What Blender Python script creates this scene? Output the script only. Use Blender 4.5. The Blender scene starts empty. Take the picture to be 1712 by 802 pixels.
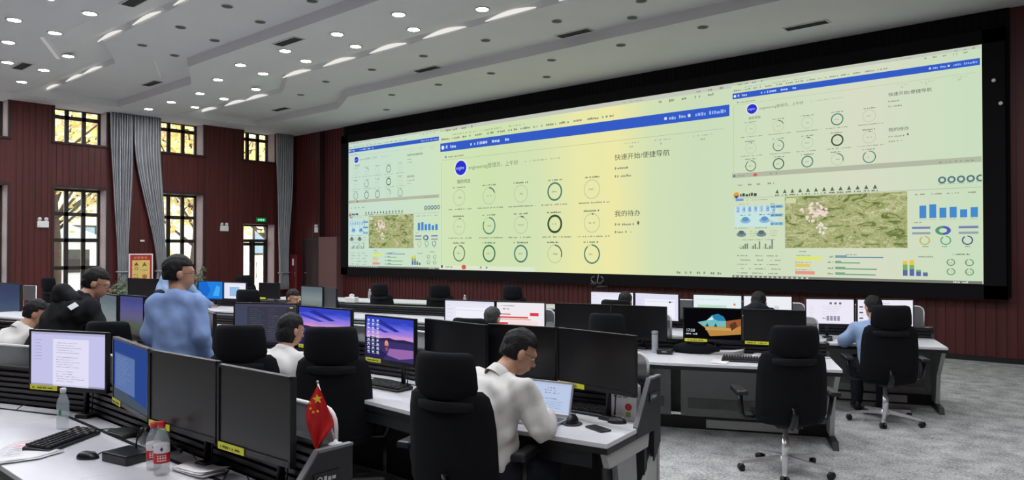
import bpy, bmesh, math, random
import numpy as np
from mathutils import Vector, Matrix, Euler

# ------------------------------------------------------------------ camera, world, lights, exposure
scene = bpy.context.scene
COL = scene.collection
F_PX, EYE = 1236.0, 1.80                      # focal length in pixels of the 1712 px wide frame, lens height in metres
HEAD = math.atan2(.659, .752)                 # the lens looks 41 degrees left of straight at the display wall
PITCH = math.atan2(14, F_PX)
cd = bpy.data.cameras.new('camera')
cd.sensor_width = 36.0
cd.lens = 36.0 * F_PX / 1712
cd.clip_end = 200
cam = bpy.data.objects.new('camera', cd)
COL.objects.link(cam)
cam.location = (0, 0, EYE)
cam.rotation_euler = (math.pi / 2 + PITCH, 0, HEAD)
scene.camera = cam

world = bpy.data.worlds.new('daylight')
scene.world = world
world.use_nodes = True
wn = world.node_tree.nodes['Background']
wn.inputs['Color'].default_value = (0.93, 0.96, 1.0, 1)
wn.inputs['Strength'].default_value = 4.6

DOWNLIGHT = 225.0                             # emission of a downlight lens
COVE = 0.85                                    # emission of the light scallops painted on the ceiling steps
scene.view_settings.view_transform = 'Standard'
scene.view_settings.look = 'None'
scene.view_settings.exposure = 0.0
scene.view_settings.gamma = 1.0
scene.view_settings.use_curve_mapping = False
try:
    scene.cycles.use_denoising = True
    scene.cycles.max_bounces = 6
    scene.cycles.diffuse_bounces = 4
    scene.cycles.sample_clamp_indirect = 6.0
except Exception:
    pass
random.seed(7)

# ------------------------------------------------------------------ helpers
def at(px, py, z):
    """floor-plan point that stands at height z and shows at this place of the photograph"""
    dx, dz = px - 856.0, 401.0 - py
    y = F_PX * math.cos(PITCH) - dz * math.sin(PITCH)
    h = F_PX * math.sin(PITCH) + dz * math.cos(PITCH)
    k = (z - EYE) / h
    return Vector((math.cos(HEAD) * dx * k - math.sin(HEAD) * y * k, math.sin(HEAD) * dx * k + math.cos(HEAD) * y * k, z))

def lin(c):
    return tuple(((v / 255) / 12.92 if v / 255 <= 0.04045 else ((v / 255 + 0.055) / 1.055) ** 2.4) for v in c)

MATS = {}
def mat(name, rgb, rough=0.5, metal=0.0, var=0.08, scale=20.0, bump=0.0, bscale=200.0, alpha=1.0, trans=0.0, spec=0.5, coat=0.0):
    """procedural surface: base colour with a little noise in it, optional fine bump; rgb is sRGB 0-255"""
    if name in MATS: return MATS[name]
    m = bpy.data.materials.new(name); m.use_nodes = True
    nt = m.node_tree; b = nt.nodes['Principled BSDF']
    c = lin(rgb)
    tc = nt.nodes.new('ShaderNodeTexCoord')
    n = nt.nodes.new('ShaderNodeTexNoise'); n.inputs['Scale'].default_value = scale; n.inputs['Detail'].default_value = 3
    nt.links.new(tc.outputs['Object'], n.inputs['Vector'])
    r = nt.nodes.new('ShaderNodeValToRGB')
    r.color_ramp.elements[0].position = 0.3; r.color_ramp.elements[1].position = 0.7
    r.color_ramp.elements[0].color = tuple(v * (1 - var) for v in c) + (1,)
    r.color_ramp.elements[1].color = tuple(min(1, v * (1 + var)) for v in c) + (1,)
    nt.links.new(n.outputs['Fac'], r.inputs['Fac']); nt.links.new(r.outputs['Color'], b.inputs['Base Color'])
    b.inputs['Roughness'].default_value = rough; b.inputs['Metallic'].default_value = metal
    b.inputs['Specular IOR Level'].default_value = spec
    b.inputs['Coat Weight'].default_value = coat
    if alpha < 1: b.inputs['Alpha'].default_value = alpha
    if trans: b.inputs['Transmission Weight'].default_value = trans
    if bump:
        n2 = nt.nodes.new('ShaderNodeTexNoise'); n2.inputs['Scale'].default_value = bscale; n2.inputs['Detail'].default_value = 2
        nt.links.new(tc.outputs['Object'], n2.inputs['Vector'])
        bp = nt.nodes.new('ShaderNodeBump'); bp.inputs['Strength'].default_value = bump; bp.inputs['Distance'].default_value = 0.01
        nt.links.new(n2.outputs['Fac'], bp.inputs['Height']); nt.links.new(bp.outputs['Normal'], b.inputs['Normal'])
    MATS[name] = m
    return m

def emit(rgb, k=1.0):
    key = 'lit_%d_%d_%d_%d' % (rgb[0], rgb[1], rgb[2], round(k * 100))
    if key in MATS: return MATS[key]
    m = bpy.data.materials.new(key); m.use_nodes = True
    nt = m.node_tree; nt.nodes.clear()
    e = nt.nodes.new('ShaderNodeEmission'); o = nt.nodes.new('ShaderNodeOutputMaterial')
    e.inputs['Color'].default_value = lin(rgb) + (1,); e.inputs['Strength'].default_value = k
    nt.links.new(e.outputs[0], o.inputs[0])
    MATS[key] = m
    return m

class MB:
    """collects shapes, then becomes one mesh object"""
    def __init__(s): s.v = []; s.f = []; s.mi = []; s.sm = []; s.mats = []; s.m = 0; s.uv = None
    def use(s, m):
        if m not in s.mats: s.mats.append(m)
        s.m = s.mats.index(m); return s
    def add(s, vs, fs, smooth=False, M=None):
        o = len(s.v)
        for p in vs: s.v.append(tuple(M @ Vector(p)) if M is not None else tuple(p))
        for f in fs: s.f.append(tuple(i + o for i in f)); s.mi.append(s.m); s.sm.append(smooth)
        return s
    def box(s, c, d, M=None, taper=1.0):
        x, y, z = c; a, b, h = d[0] / 2, d[1] / 2, d[2] / 2
        vs = [(x + i * a * (taper if k > 0 else 1), y + j * b * (taper if k > 0 else 1), z + k * h) for k in (-1, 1) for j in (-1, 1) for i in (-1, 1)]
        return s.add(vs, [(0, 2, 3, 1), (4, 5, 7, 6), (0, 1, 5, 4), (2, 6, 7, 3), (0, 4, 6, 2), (1, 3, 7, 5)], M=M)
    def rbox(s, c, d, r=0.01, M=None):
        """box whose plan corners and upper edge are rounded"""
        x, y, z = c; a, b, h = d[0] / 2, d[1] / 2, d[2] / 2
        r = min(r, a * .98, b * .98, h * .9)
        rings = []
        for ins, zz in ((0, -h), (0, h - r), (r * .3, h - r * .3), (r, h)):
            ring = []
            for cx, cy, a0 in ((1, 1, 0), (-1, 1, 90), (-1, -1, 180), (1, -1, 270)):
                for t in (0, 30, 60, 90):
                    an = math.radians(a0 + t); q = max(r - ins, 1e-4)
                    ring.append((x + cx * (a - r) + q * math.cos(an), y + cy * (b - r) + q * math.sin(an), z + zz))
            rings.append(ring)
        return s.loft(rings, closed=True, caps=True, smooth=False, M=M)
    def loft(s, rings, closed=True, caps=True, smooth=True, M=None):
        n = len(rings[0]); vs = [p for r in rings for p in r]; fs = []
        for i in range(len(rings) - 1):
            for j in range(n if closed else n - 1):
                k = (j + 1) % n
                fs.append((i * n + j, i * n + k, (i + 1) * n + k, (i + 1) * n + j))
        if caps: fs.append(tuple(range(n))[::-1]); fs.append(tuple(range((len(rings) - 1) * n, len(rings) * n)))
        return s.add(vs, fs, smooth, M)
    def lathe(s, prof, c=(0, 0, 0), n=20, M=None, smooth=True):
        rings = [[(c[0] + r * math.cos(2 * math.pi * j / n), c[1] + r * math.sin(2 * math.pi * j / n), c[2] + z) for j in range(n)] for r, z in prof]
        return s.loft(rings, True, True, smooth, M)
    def tube(s, pts, r, n=8, M=None, rs=None, smooth=True):
        pts = [Vector(p) for p in pts]; rings = []
        up = Vector((0, 0, 1))
        for i, p in enumerate(pts):
            t = (pts[min(i + 1, len(pts) - 1)] - pts[max(i - 1, 0)]).normalized()
            a = t.cross(up)
            if a.length < .05: a = t.cross(Vector((1, 0, 0)))
            a.normalize(); b = t.cross(a); q = rs[i] if rs else r
            rings.append([tuple(p + a * q * math.cos(2 * math.pi * j / n) + b * q * math.sin(2 * math.pi * j / n)) for j in range(n)])
        return s.loft(rings, True, True, smooth, M)
    def prism(s, poly, h, M=None):
        """polygon (x, y) extruded from z=0 to z=h"""
        n = len(poly); vs = [(x, y, 0) for x, y in poly] + [(x, y, h) for x, y in poly]
        fs = [tuple(range(n))[::-1], tuple(range(n, 2 * n))] + [(i, (i + 1) % n, n + (i + 1) % n, n + i) for i in range(n)]
        return s.add(vs, fs, M=M)
    def sphere(s, c, r, n=14, M=None, sq=(1, 1, 1)):
        rings = []
        for i in range(1, n // 2 + 0):
            th = math.pi * i / (n // 2)
            rings.append([(c[0] + sq[0] * r * math.sin(th) * math.cos(2 * math.pi * j / n), c[1] + sq[1] * r * math.sin(th) * math.sin(2 * math.pi * j / n), c[2] - sq[2] * r * math.cos(th)) for j in range(n)])
        return s.loft(rings, True, True, True, M)
    def build(s, name, parent=None, mats=None, bevel=0.0, **props):
        me = bpy.data.meshes.new(name)
        me.from_pydata(s.v, [], s.f)
        for m in s.mats: me.materials.append(m)
        me.polygons.foreach_set('material_index', s.mi)
        me.polygons.foreach_set('use_smooth', s.sm)
        me.update()
        o = bpy.data.objects.new(name, me); COL.objects.link(o)
        if parent is not None: o.parent = parent
        if bevel:
            b = o.modifiers.new('bevel', 'BEVEL'); b.width = bevel; b.segments = 2; b.limit_method = 'ANGLE'
        for k, v in props.items(): o[k] = v
        return o

def new(m): return MB().use(m)

def thing(name, label, cat, loc=(0, 0, 0), rz=0.0, group=None):
    o = bpy.data.objects.new(name, None); COL.objects.link(o)
    o.empty_display_size = .1
    o.location = loc; o.rotation_euler = (0, 0, rz); o['label'] = label; o['category'] = cat
    if group: o['group'] = group
    return o
def tag(o, label, cat, group=None):
    o['label'] = label; o['category'] = cat
    if group: o['group'] = group
    return o
def struct(o): o['kind'] = 'structure'; return o

KIDS = {}
def dup(root, loc, rz, label, group=None):
    def cp(o, par):
        c = o.copy(); COL.objects.link(c)
        if par is not None: c.parent = par
        for ch in list(o.children): cp(ch, c)
        return c
    r = cp(root, None)
    r.location = loc; r.rotation_euler = (0, 0, rz)
    r['label'] = label
    if group: r['group'] = group
    return r

def R3(deg_x=0, deg_y=0, deg_z=0, t=(0, 0, 0)):
    return Matrix.Translation(Vector(t)) @ Euler((math.radians(deg_x), math.radians(deg_y), math.radians(deg_z))).to_matrix().to_4x4()

# ------------------------------------------------------------------ materials
WHITE_TOP = mat('white_laminate', (214, 214, 218), .35, var=.02)
BLACK = mat('black_plastic', (16, 16, 18), .45, var=.1)
BLACK_S = mat('black_satin', (22, 23, 26), .35, var=.08)
DARKG = mat('dark_grey_panel', (34, 36, 41), .5, var=.06, bump=.05)
GREYP = mat('grey_metal_panel', (150, 152, 152), .5, var=.04)
LGREY = mat('light_grey_panel', (178, 180, 178), .55, var=.04)
FABRIC = mat('black_chair_fabric', (13, 14, 19), .9, var=.15, bump=.3, bscale=600, spec=.25)
MESHF = mat('black_mesh_weave', (18, 19, 24), .8, var=.25, scale=300, spec=.3)
CHROME = mat('polished_chrome', (240, 241, 243), .25, metal=.7, var=.03)
OFFSCR = mat('switched_off_screen', (24, 24, 26), .28, var=.03, spec=.5)
YELLOW = mat('yellow_sticker', (222, 222, 60), .5, var=.03)
INK = mat('dark_print', (60, 60, 30), .6)
WHITE_P = mat('white_plastic', (225, 225, 225), .35, var=.02)
RED_P = mat('red_plastic', (200, 28, 36), .4, var=.04)
PAPER = mat('white_paper', (228, 226, 228), .7, var=.02)
FROST = mat('frosted_acrylic', (120, 125, 127), .4, var=.03, alpha=.6)
CLEARP = mat('clear_plastic', (225, 232, 235), .08, var=.01, alpha=.38)
WATER = mat('bottled_water', (200, 212, 216), .05, var=.01, alpha=.35)
GREENL = mat('green_print', (60, 130, 70), .6)
ALU = mat('silver_aluminium', (196, 198, 204), .3, metal=.7, var=.02)

def wood_wall(name, rgb, pitch):
    m = bpy.data.materials.new(name); m.use_nodes = True; nt = m.node_tree; b = nt.nodes['Principled BSDF']
    tc = nt.nodes.new('ShaderNodeTexCoord')
    mp = nt.nodes.new('ShaderNodeMapping'); mp.inputs['Scale'].default_value = (8, 8, .4)
    n = nt.nodes.new('ShaderNodeTexNoise'); n.inputs['Scale'].default_value = 1.2; n.inputs['Detail'].default_value = 6
    nt.links.new(tc.outputs['Object'], mp.inputs['Vector']); nt.links.new(mp.outputs[0], n.inputs['Vector'])
    r = nt.nodes.new('ShaderNodeValToRGB'); c = lin(rgb)
    r.color_ramp.elements[0].position = .3; r.color_ramp.elements[1].position = .75
    r.color_ramp.elements[0].color = tuple(v * .72 for v in c) + (1,); r.color_ramp.elements[1].color = tuple(v * 1.3 for v in c) + (1,)
    nt.links.new(n.outputs['Fac'], r.inputs['Fac']); nt.links.new(r.outputs[0], b.inputs['Base Color'])
    b.inputs['Roughness'].default_value = .5; b.inputs['Specular IOR Level'].default_value = .35
    MATS[name] = m; return m
WOOD = wood_wall('reddish_brown_slatted_wood', (80, 32, 31), .1)
WOOD_D = wood_wall('dark_brown_wood', (52, 30, 32), .1)
FRAME = mat('dark_window_frame', (38, 30, 26), .5)
REVEAL = mat('window_reveal_plaster', (170, 150, 150), .8, bump=.1)
BLACKF = mat('black_felt_surround', (15, 14, 17), .85, spec=.2)
CEIL = mat('white_ceiling_paint', (216, 215, 218), .85, var=.015, scale=1.5)
CURT = mat('grey_curtain_cloth', (158, 160, 164), .8, var=.1, scale=3, bump=.1)

m = bpy.data.materials.new('speckled_grey_carpet'); m.use_nodes = True; nt = m.node_tree; b = nt.nodes['Principled BSDF']
tc = nt.nodes.new('ShaderNodeTexCoord')
n1 = nt.nodes.new('ShaderNodeTexNoise'); n1.inputs['Scale'].default_value = 48; n1.inputs['Detail'].default_value = 5; n1.inputs['Roughness'].default_value = .75
n2 = nt.nodes.new('ShaderNodeTexNoise'); n2.inputs['Scale'].default_value = 5; n2.inputs['Detail'].default_value = 4
mx = nt.nodes.new('ShaderNodeMix'); mx.inputs[0].default_value = .3
nt.links.new(tc.outputs['Object'], n1.inputs['Vector']); nt.links.new(tc.outputs['Object'], n2.inputs['Vector'])
nt.links.new(n1.outputs['Fac'], mx.inputs[2]); nt.links.new(n2.outputs['Fac'], mx.inputs[3])
r = nt.nodes.new('ShaderNodeValToRGB')
r.color_ramp.elements[0].position = .38; r.color_ramp.elements[1].position = .62
r.color_ramp.elements[0].color = lin((108, 110, 110)) + (1,); r.color_ramp.elements[1].color = lin((206, 208, 205)) + (1,)
nt.links.new(mx.outputs[0], r.inputs['Fac']); nt.links.new(r.outputs[0], b.inputs['Base Color'])
b.inputs['Roughness'].default_value = .95; b.inputs['Specular IOR Level'].default_value = .1
bp = nt.nodes.new('ShaderNodeBump'); bp.inputs['Strength'].default_value = .5; bp.inputs['Distance'].default_value = .01
nt.links.new(n1.outputs['Fac'], bp.inputs['Height']); nt.links.new(bp.outputs[0], b.inputs['Normal'])
CARPET = m

# ------------------------------------------------------------------ the room
UL, UR, VF, VN = -21.9, 2.6, 13.86, -4.2        # left wall, right wall, display wall, near wall
ZP, ZG, ZC = 5.575, 5.755, 5.86                  # lowered ceiling band, band between, top of the cove riser

f = new(CARPET).box(((UL + UR) / 2 - .3, (VF + VN) / 2, -.05), (UR - UL + 1.4, VF - VN + 1, .1)).build('floor'); struct(f)

# left wall with deep window openings
WIN = [(1.60, 2.90), (4.35, 5.64), (6.69, 7.97), (9.44, 10.72), (12.04, 13.14)]
Z_LO, Z_LT, Z_UB = .55, 3.41, 4.63
T = .50                                          # wall thickness
def ribs(mb, horizontal_axis, x0, x1, z0, z1, face, depth=.012, pitch=.14):
    """thin upright battens on a wall face"""
    n = max(1, int((x1 - x0) / pitch))
    for i in range(n):
        c = x0 + (i + .5) * (x1 - x0) / n
        if horizontal_axis == 'y': mb.box((face + depth / 2, c, (z0 + z1) / 2), (depth, pitch * .72, z1 - z0))
        else: mb.box((c, face - depth / 2, (z0 + z1) / 2), (pitch * .72, depth, z1 - z0))
w = new(WOOD)
edges = [VN] + [e for p in WIN for e in p] + [VF + .3]
for i in range(0, len(edges), 2):
    a, b2 = edges[i], edges[i + 1]
    w.box((UL - T / 2, (a + b2) / 2, 2.95), (T, b2 - a, 5.9))
    ribs(w, 'y', a + .03, b2 - .03, 0, 5.57, UL)
for k, (a, b2) in enumerate(WIN):
    door = (k == 4)
    spans = [(2.58, Z_UB)] if door else [(0, Z_LO), (Z_LT, Z_UB)]
    spans.append((5.6, 5.9))
    for z0, z1 in spans:
        w.box((UL - T / 2, (a + b2) / 2, (z0 + z1) / 2), (T, b2 - a, z1 - z0))
        if z1 < 5: ribs(w, 'y', a + .02, b2 - .02, z0, z1, UL)
struct(w.build('wall_left'))

GLASS = bpy.data.materials.new('window_glass'); GLASS.use_nodes = True
nt = GLASS.node_tree; nt.nodes.clear()
o_ = nt.nodes.new('ShaderNodeOutputMaterial'); mixs = nt.nodes.new('ShaderNodeMixShader'); tr = nt.nodes.new('ShaderNodeBsdfTransparent'); gl = nt.nodes.new('ShaderNodeBsdfGlossy')
gl.inputs['Roughness'].default_value = .03; mixs.inputs[0].default_value = .07; tr.inputs[0].default_value = (.95, .97, .97, 1)
nt.links.new(tr.outputs[0], mixs.inputs[1]); nt.links.new(gl.outputs[0], mixs.inputs[2]); nt.links.new(mixs.outputs[0], o_.inputs[0])

wi = 0
def window(a, b2, z0, z1, bars, cols):
    global wi
    wi += 1
    root = struct(bpy.data.objects.new('window_%d' % wi, None)); COL.objects.link(root)
    root.location = (UL, (a + b2) / 2, z0)
    W, Hh = b2 - a, z1 - z0
    fr = new(FRAME); x = -T + .04
    for s in (-1, 1): fr.box((x, s * (W / 2 - .03), Hh / 2), (.07, .09, Hh))
    for z in (.03, Hh - .03): fr.box((x, 0, z), (.07, W, .06))
    fr.build('window_frame', root)
    mu = new(FRAME)
    for c in cols: mu.box((x, c, Hh / 2), (.06, .105, Hh - .06))
    for z in bars: mu.box((x, 0, z - z0), (.06, W - .06, .10))
    mu.build('muntins', root)
    new(GLASS).box((x, 0, Hh / 2), (.008, W - .06, Hh - .06)).build('pane', root)
    rv = new(REVEAL)
    for s in (-1, 1): rv.box((-T / 2 - .0, s * (W / 2 - .006), Hh / 2), (T - .02, .012, Hh))
    rv.build('window_reveal', root)
    tm = new(WOOD_D)
    for s in (-1, 1): tm.box((.012, s * (W / 2 + .035), Hh / 2), (.03, .07, Hh + .14))
    tm.box((.012, 0, Hh + .035), (.03, W, .07)).box((.03, 0, -.03), (.07, W + .14, .05))
    tm.build('window_trim', root)
for k, (a, b2) in enumerate(WIN):
    W = b2 - a
    cols = [-W / 2 + W / 3, -W / 2 + 2 * W / 3]
    window(a, b2, Z_UB, 5.6, [5.35], cols)
    if k < 4: window(a, b2, Z_LO, Z_LT, [2.73, 2.02, 1.27], cols)

# glazed door in the last opening
dr = struct(bpy.data.objects.new('door_1', None)); COL.objects.link(dr); dr.location = (UL, 12.59, 0)
x = -T + .05
fr = new(FRAME)
for s in (-1, 1): fr.box((x, s * .52, 1.29), (.08, .06, 2.58))
fr.box((x, 0, 2.55), (.08, 1.1, .06)).box((x, 0, 2.05), (.08, 1.1, .10)); fr.build('door_frame', dr)
for s, lx in ((-1, -.25), (1, .25)):
    lf = new(FRAME)
    for q in (-1, 1): lf.box((x, lx + q * .205, 1.0), (.05, .08, 2.0))
    lf.box((x, lx, .12), (.05, .42, .24)).box((x, lx, 1.94), (.05, .42, .10)); leaf = lf.build('door_leaf', dr)
    new(GLASS).box((x, lx, 1.06), (.008, .36, 1.7)).build('pane', leaf)
    new(CHROME).tube([(x + .03, lx - s * .14, .85), (x + .08, lx - s * .14, .85), (x + .08, lx - s * .14, 1.35), (x + .03, lx - s * .14, 1.35)], .012).build('door_handle', leaf)
new(GLASS).box((x, 0, 2.31), (.008, 1.0, .46)).build('transom_pane', dr)
rv = new(REVEAL)
for s in (-1, 1): rv.box((-T / 2, s * .544, 1.29), (T - .02, .012, 2.58))
rv.build('door_reveal', dr)

# display wall, right wall, near wall
w = new(WOOD).box(((UL + UR) / 2, VF + .1, 2.95), (UR - UL + .6, .2, 5.9))
ribs(w, 'x', UL + .05, -19.1, 0, 5.57, VF)
ribs(w, 'x', -19.1, -1.8, 0, 1.0, VF)
ribs(w, 'x', -1.8, UR - .03, 0, 5.57, VF)
struct(w.build('wall_front'))
w = new(BLACKF).box((-10.4, VF - .03, 3.3), (17.3, .06, 4.54)); ribs(w, 'x', -19.0, -1.8, 5.15, 5.56, VF - .06, .008, .11)
struct(w.build('trim_1'))
w = new(WOOD).box((UR + .1, (VF + VN) / 2, 2.95), (.2, VF - VN + .4, 5.9)); ribs(w, 'y', VN, VF, 0, 5.57, UR - .012)
struct(w.build('wall_right'))
w = new(WOOD).box(((UL + UR) / 2, VN - .1, 2.95), (UR - UL + .6, .2, 5.9)); struct(w.build('wall_back'))
# projecting panels left of the display, seen as a lighter column and a recessed door beside it
w = new(mat('mauve_brown_panel', (112, 78, 78), .5)).box((-19.6, VF - .13, 1.08), (.95, .26, 2.16)); w.use(WOOD_D).box((-20.16, VF - .1, 2.75), (.10, .2, 5.5)); struct(w.build('trim_2'))
dd = struct(bpy.data.objects.new('door_2', None)); COL.objects.link(dd); dd.location = (-20.75, VF - .02, 0)
new(WOOD_D).box((0, -.01, 1.03), (.95, .04, 2.06)).build('door_leaf', dd)
new(CHROME).tube([(-.36, -.03, 1.0), (-.36, -.08, 1.0), (-.26, -.08, 1.0)], .012).build('door_handle', dd)
fr = new(FRAME)
for s in (-1, 1): fr.box((s * .51, -.02, 1.06), (.06, .07, 2.12))
fr.box((0, -.02, 2.09), (1.08, .07, .06)).build('door_frame', dd)
bb = new(BLACK_S).box((UL + .025, 4.5, .05), (.05, 14.9, .1)); struct(bb.build('baseboard_left'))
bb = new(BLACK_S).box((-9.6, VF - .025, .04), (24.3, .05, .08)); struct(bb.build('baseboard_front'))

# ceiling: long bands that step down and up, each with a kink near the left wall
def off(u): return .8 if u < -16.7 else (0 if u > -15.2 else .8 * (-15.2 - u) / 1.5)
US = [UL - .4, -17.6, -16.75, -16.2, -15.7, -15.2, -12, -8, -4, 0, UR + .2]
prof = []                                        # (v, z) profile across the bands
for k in range(-2, 3):
    a = 7.08 + 4.03 * k; c = 9.44 + 3.98 * k
    if a > 12: break
    prof += [(a, ZG, 'r'), (a + .02, ZP, 'p')]
    if c < 13: prof += [(c - .90, ZP, 'p'), (c - .5, ZP + .115, 'p'), (c - .04, ZC, 'p'), (c, ZG, 'g')]
prof = [(VN - 1.4, ZG, 'g')] + [p for p in prof if p[0] > VN - 1] + [(VF + .3, ZP, 'p')]
cm = MB().use(CEIL)
grid = []
for u in US:
    o = off(u)
    row = []
    for i, (v, z, _) in enumerate(prof):
        vv = v if i in (0, len(prof) - 1) else v + o
        row.append((u, vv, z))
    grid.append(row)
vs = [p for r_ in grid for p in r_]; n = len(prof)
fs = [(i * n + j, i * n + j + 1, (i + 1) * n + j + 1, (i + 1) * n + j) for i in range(len(US) - 1) for j in range(n - 1)]
cm.add(vs, fs)
cm.box(((UL + UR) / 2, (VF + VN) / 2, 6.0), (UR - UL + 1.2, VF - VN + 1.6, .1))
cm.box((UL + .25, (VF + VN) / 2, ZP + .142), (1.5, VF - VN + .6, .30))
struct(cm.build('ceiling'))

# ------------------------------------------------------------------ ceiling fittings
LENS = emit((248, 250, 255), DOWNLIGHT)
TRIMW = mat('white_lamp_trim', (200, 200, 198), .5)
dl = thing('downlight', 'round lit downlight in ceiling', 'ceiling light')
new(TRIMW).lathe([(.125, 0), (.125, -.012), (.10, -.014), (.095, -.002)], n=20).build('trim_ring', dl)
new(LENS).lathe([(.094, -.004), (.094, -.012), (.05, -.016)], n=20).build('lens', dl)
P1L = [(-20.55, 8.53), (-19.15, 8.52), (-19.35, 9.24), (-17.55, 8.50), (-17.72, 9.20), (-15.82, 8.07), (-16.08, 9.14)]
P1L += [(-14.2 + 1.665 * i, 7.73) for i in range(10)] + [(-14.53 + 1.63 * i, 8.43) for i in range(10)]
first = True
PLACE = {0: 'in the far lit ceiling band', -4.0: 'in the middle lit ceiling band', -8.0: 'in the near ceiling band'}
import itertools
for dv in (0, -4.0, -8.0):
    near = sorted(P1L)
    for i, (u, v) in enumerate(near):
        vv = v + dv
        row = 'edge beside the cove' if (i % 2) else 'edge facing the room'
        lab = 'round white downlight %s, %s from the left wall' % (PLACE[dv], ['first', 'second', 'third', 'fourth', 'fifth', 'sixth', 'seventh', 'eighth', 'ninth', 'tenth', 'eleventh', 'twelfth', 'thirteenth', 'fourteenth', 'fifteenth', 'sixteenth', 'seventeenth', 'eighteenth', 'nineteenth', 'twentieth', 'twenty-first', 'twenty-second', 'twenty-third', 'twenty-fourth', 'twenty-fifth', 'twenty-sixth', 'twenty-seventh'][i])
        if first: dl.location = (u, vv, ZP); dl['label'] = lab; dl['group'] = 'round lit downlights'; first = False
        else: dup(dl, (u, vv, ZP), 0, lab, 'round lit downlights')

# dark round ceiling speakers and slotted air grilles
sp = thing('ceiling_speaker', 'small dark round ceiling fitting', 'ceiling speaker')
new(mat('grey_grille', (92, 92, 92), .7)).lathe([(.085, 0), (.085, -.015), (.04, -.02)], n=16).build('grille', sp)
new(TRIMW).lathe([(.10, 0), (.10, -.008), (.088, -.010)], n=16).build('trim_ring', sp)
SPK = [(380, 10, ZG), (302, 45, ZG), (238, 75, ZG), (292, 92, ZG), (359, 67, ZG), (435, 36, ZG), (522, 1, ZG), (545, 136, ZG), (503, 158, ZG), (622, 116, ZG), (708, 93, ZG), (812, 67, ZG), (931, 35, ZG), (1057, 29, ZG), (1072, 1, ZG), (821, 122, ZP), (733, 141, ZP), (655, 158, ZP), (646, 183, ZP), (922, 100, ZP), (914, 128, ZP), (1038, 75, ZP), (1175, 45, ZP)]
ORD = ['first', 'second', 'third', 'fourth', 'fifth', 'sixth', 'seventh', 'eighth', 'ninth', 'tenth', 'eleventh', 'twelfth', 'thirteenth', 'fourteenth', 'fifteenth', 'sixteenth', 'seventeenth', 'eighteenth', 'nineteenth', 'twentieth']
pl = {ZG: [], ZP: []}
for px, py, z in SPK: pl[z].append(at(px, py, z))
fl = True
for z, lab in ((ZG, 'small unlit round fitting in the bare ceiling strip between downlight bands, %s from left'), (ZP, 'small unlit round fitting in the ceiling strip above the big display, %s from left')):
    for i, p in enumerate(sorted(pl[z], key=lambda q: q.x)):
        if fl: sp.location = p; sp['label'] = lab % ORD[i]; sp['group'] = 'unlit round ceiling fittings'; fl = False
        else: dup(sp, p, 0, lab % ORD[i], 'unlit round ceiling fittings')
gr = thing('air_grille', 'dark slotted air grille', 'air vent')
g = new(TRIMW).box((0, 0, -.006), (.74, .24, .012)); g.build('grille_frame', gr)
g = new(mat('dark_vent_recess', (40, 40, 42), .8)).box((0, 0, -.012), (.68, .18, .008)); g.build('recess', gr)
g = new(mat('vent_slat', (70, 70, 70), .6))
for i in range(4): g.box((0, -.06 + i * .04, -.018), (.68, .008, .008))
g.build('slats', gr)
VENTS = [(482, 69, ZP, 'dark air grille among the downlights, right of the middle kink'), (714, 115, ZG, 'dark air grille in the strip above the centre of the display'), (470, 182, ZG, 'dark air grille near the corner curtain'), (37, 110, ZP, 'dark air grille at the far left among the downlights'), (254, 139, ZG, 'dark air grille left of the ceiling kink in the bare strip'), (960, 55, ZG, 'dark air grille high above the right half of the centre page'), (228, 0, ZP, 'dark air grille cut by the upper edge of the view'), (1348, 42, ZP, 'dark air grille close above the right half of the display')]
for i, (px, py, z, lab) in enumerate(VENTS):
    p = at(px, py, z)
    if i == 0: gr.location = p; gr['label'] = lab; gr['group'] = 'dark ceiling air grilles'
    else: dup(gr, p, 0, lab, 'dark ceiling air grilles')

# lens shaped glowing strips that stand in for light scallops on each band's step
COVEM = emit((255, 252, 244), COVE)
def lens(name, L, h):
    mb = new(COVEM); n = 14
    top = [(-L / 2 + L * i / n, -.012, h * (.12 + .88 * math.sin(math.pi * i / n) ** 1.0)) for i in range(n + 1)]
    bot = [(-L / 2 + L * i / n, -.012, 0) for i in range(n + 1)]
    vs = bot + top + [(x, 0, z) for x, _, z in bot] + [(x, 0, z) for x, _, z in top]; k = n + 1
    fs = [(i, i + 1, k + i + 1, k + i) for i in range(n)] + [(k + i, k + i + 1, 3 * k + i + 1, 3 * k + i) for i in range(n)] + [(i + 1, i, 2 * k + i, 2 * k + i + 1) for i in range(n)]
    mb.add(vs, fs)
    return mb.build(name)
cl = lens('cove_glow', 1.15, .085)
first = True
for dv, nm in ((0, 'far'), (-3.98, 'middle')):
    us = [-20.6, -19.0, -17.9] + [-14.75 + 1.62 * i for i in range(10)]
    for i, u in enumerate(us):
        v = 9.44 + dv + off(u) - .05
        lab = 'painted scallop of light on the ceiling step of the %s band, %s from the left wall' % (nm, ORD[i])
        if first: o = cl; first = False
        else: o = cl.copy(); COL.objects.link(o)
        o.location = (u, v, ZG + .006); o.scale = (1, 1, .95 if dv == 0 else .8); tag(o, lab, 'light patch', 'painted light along the ceiling steps')
for k, (a, b2, lab) in enumerate((((70, 62), (97, 97), 'short slanting bar of painted light at the ceiling kink, far left'), ((258, 100), (268, 127), 'short slanting bar of faint painted light in the bare strip left of the kink'))):
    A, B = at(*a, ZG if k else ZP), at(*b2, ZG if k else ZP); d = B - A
    o = new(emit((214, 212, 206), COVE * (.7 if k == 0 else .45))).box((0, 0, -.012), (d.length, .05, .024)).build('cove_glow')  # glowing bars paint the light of a lit slot and a faint recess
    o.location = (A + B) / 2; o.rotation_euler = (0, 0, math.atan2(d.y, d.x)); tag(o, lab, 'light patch', 'painted light along the ceiling steps')

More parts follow.
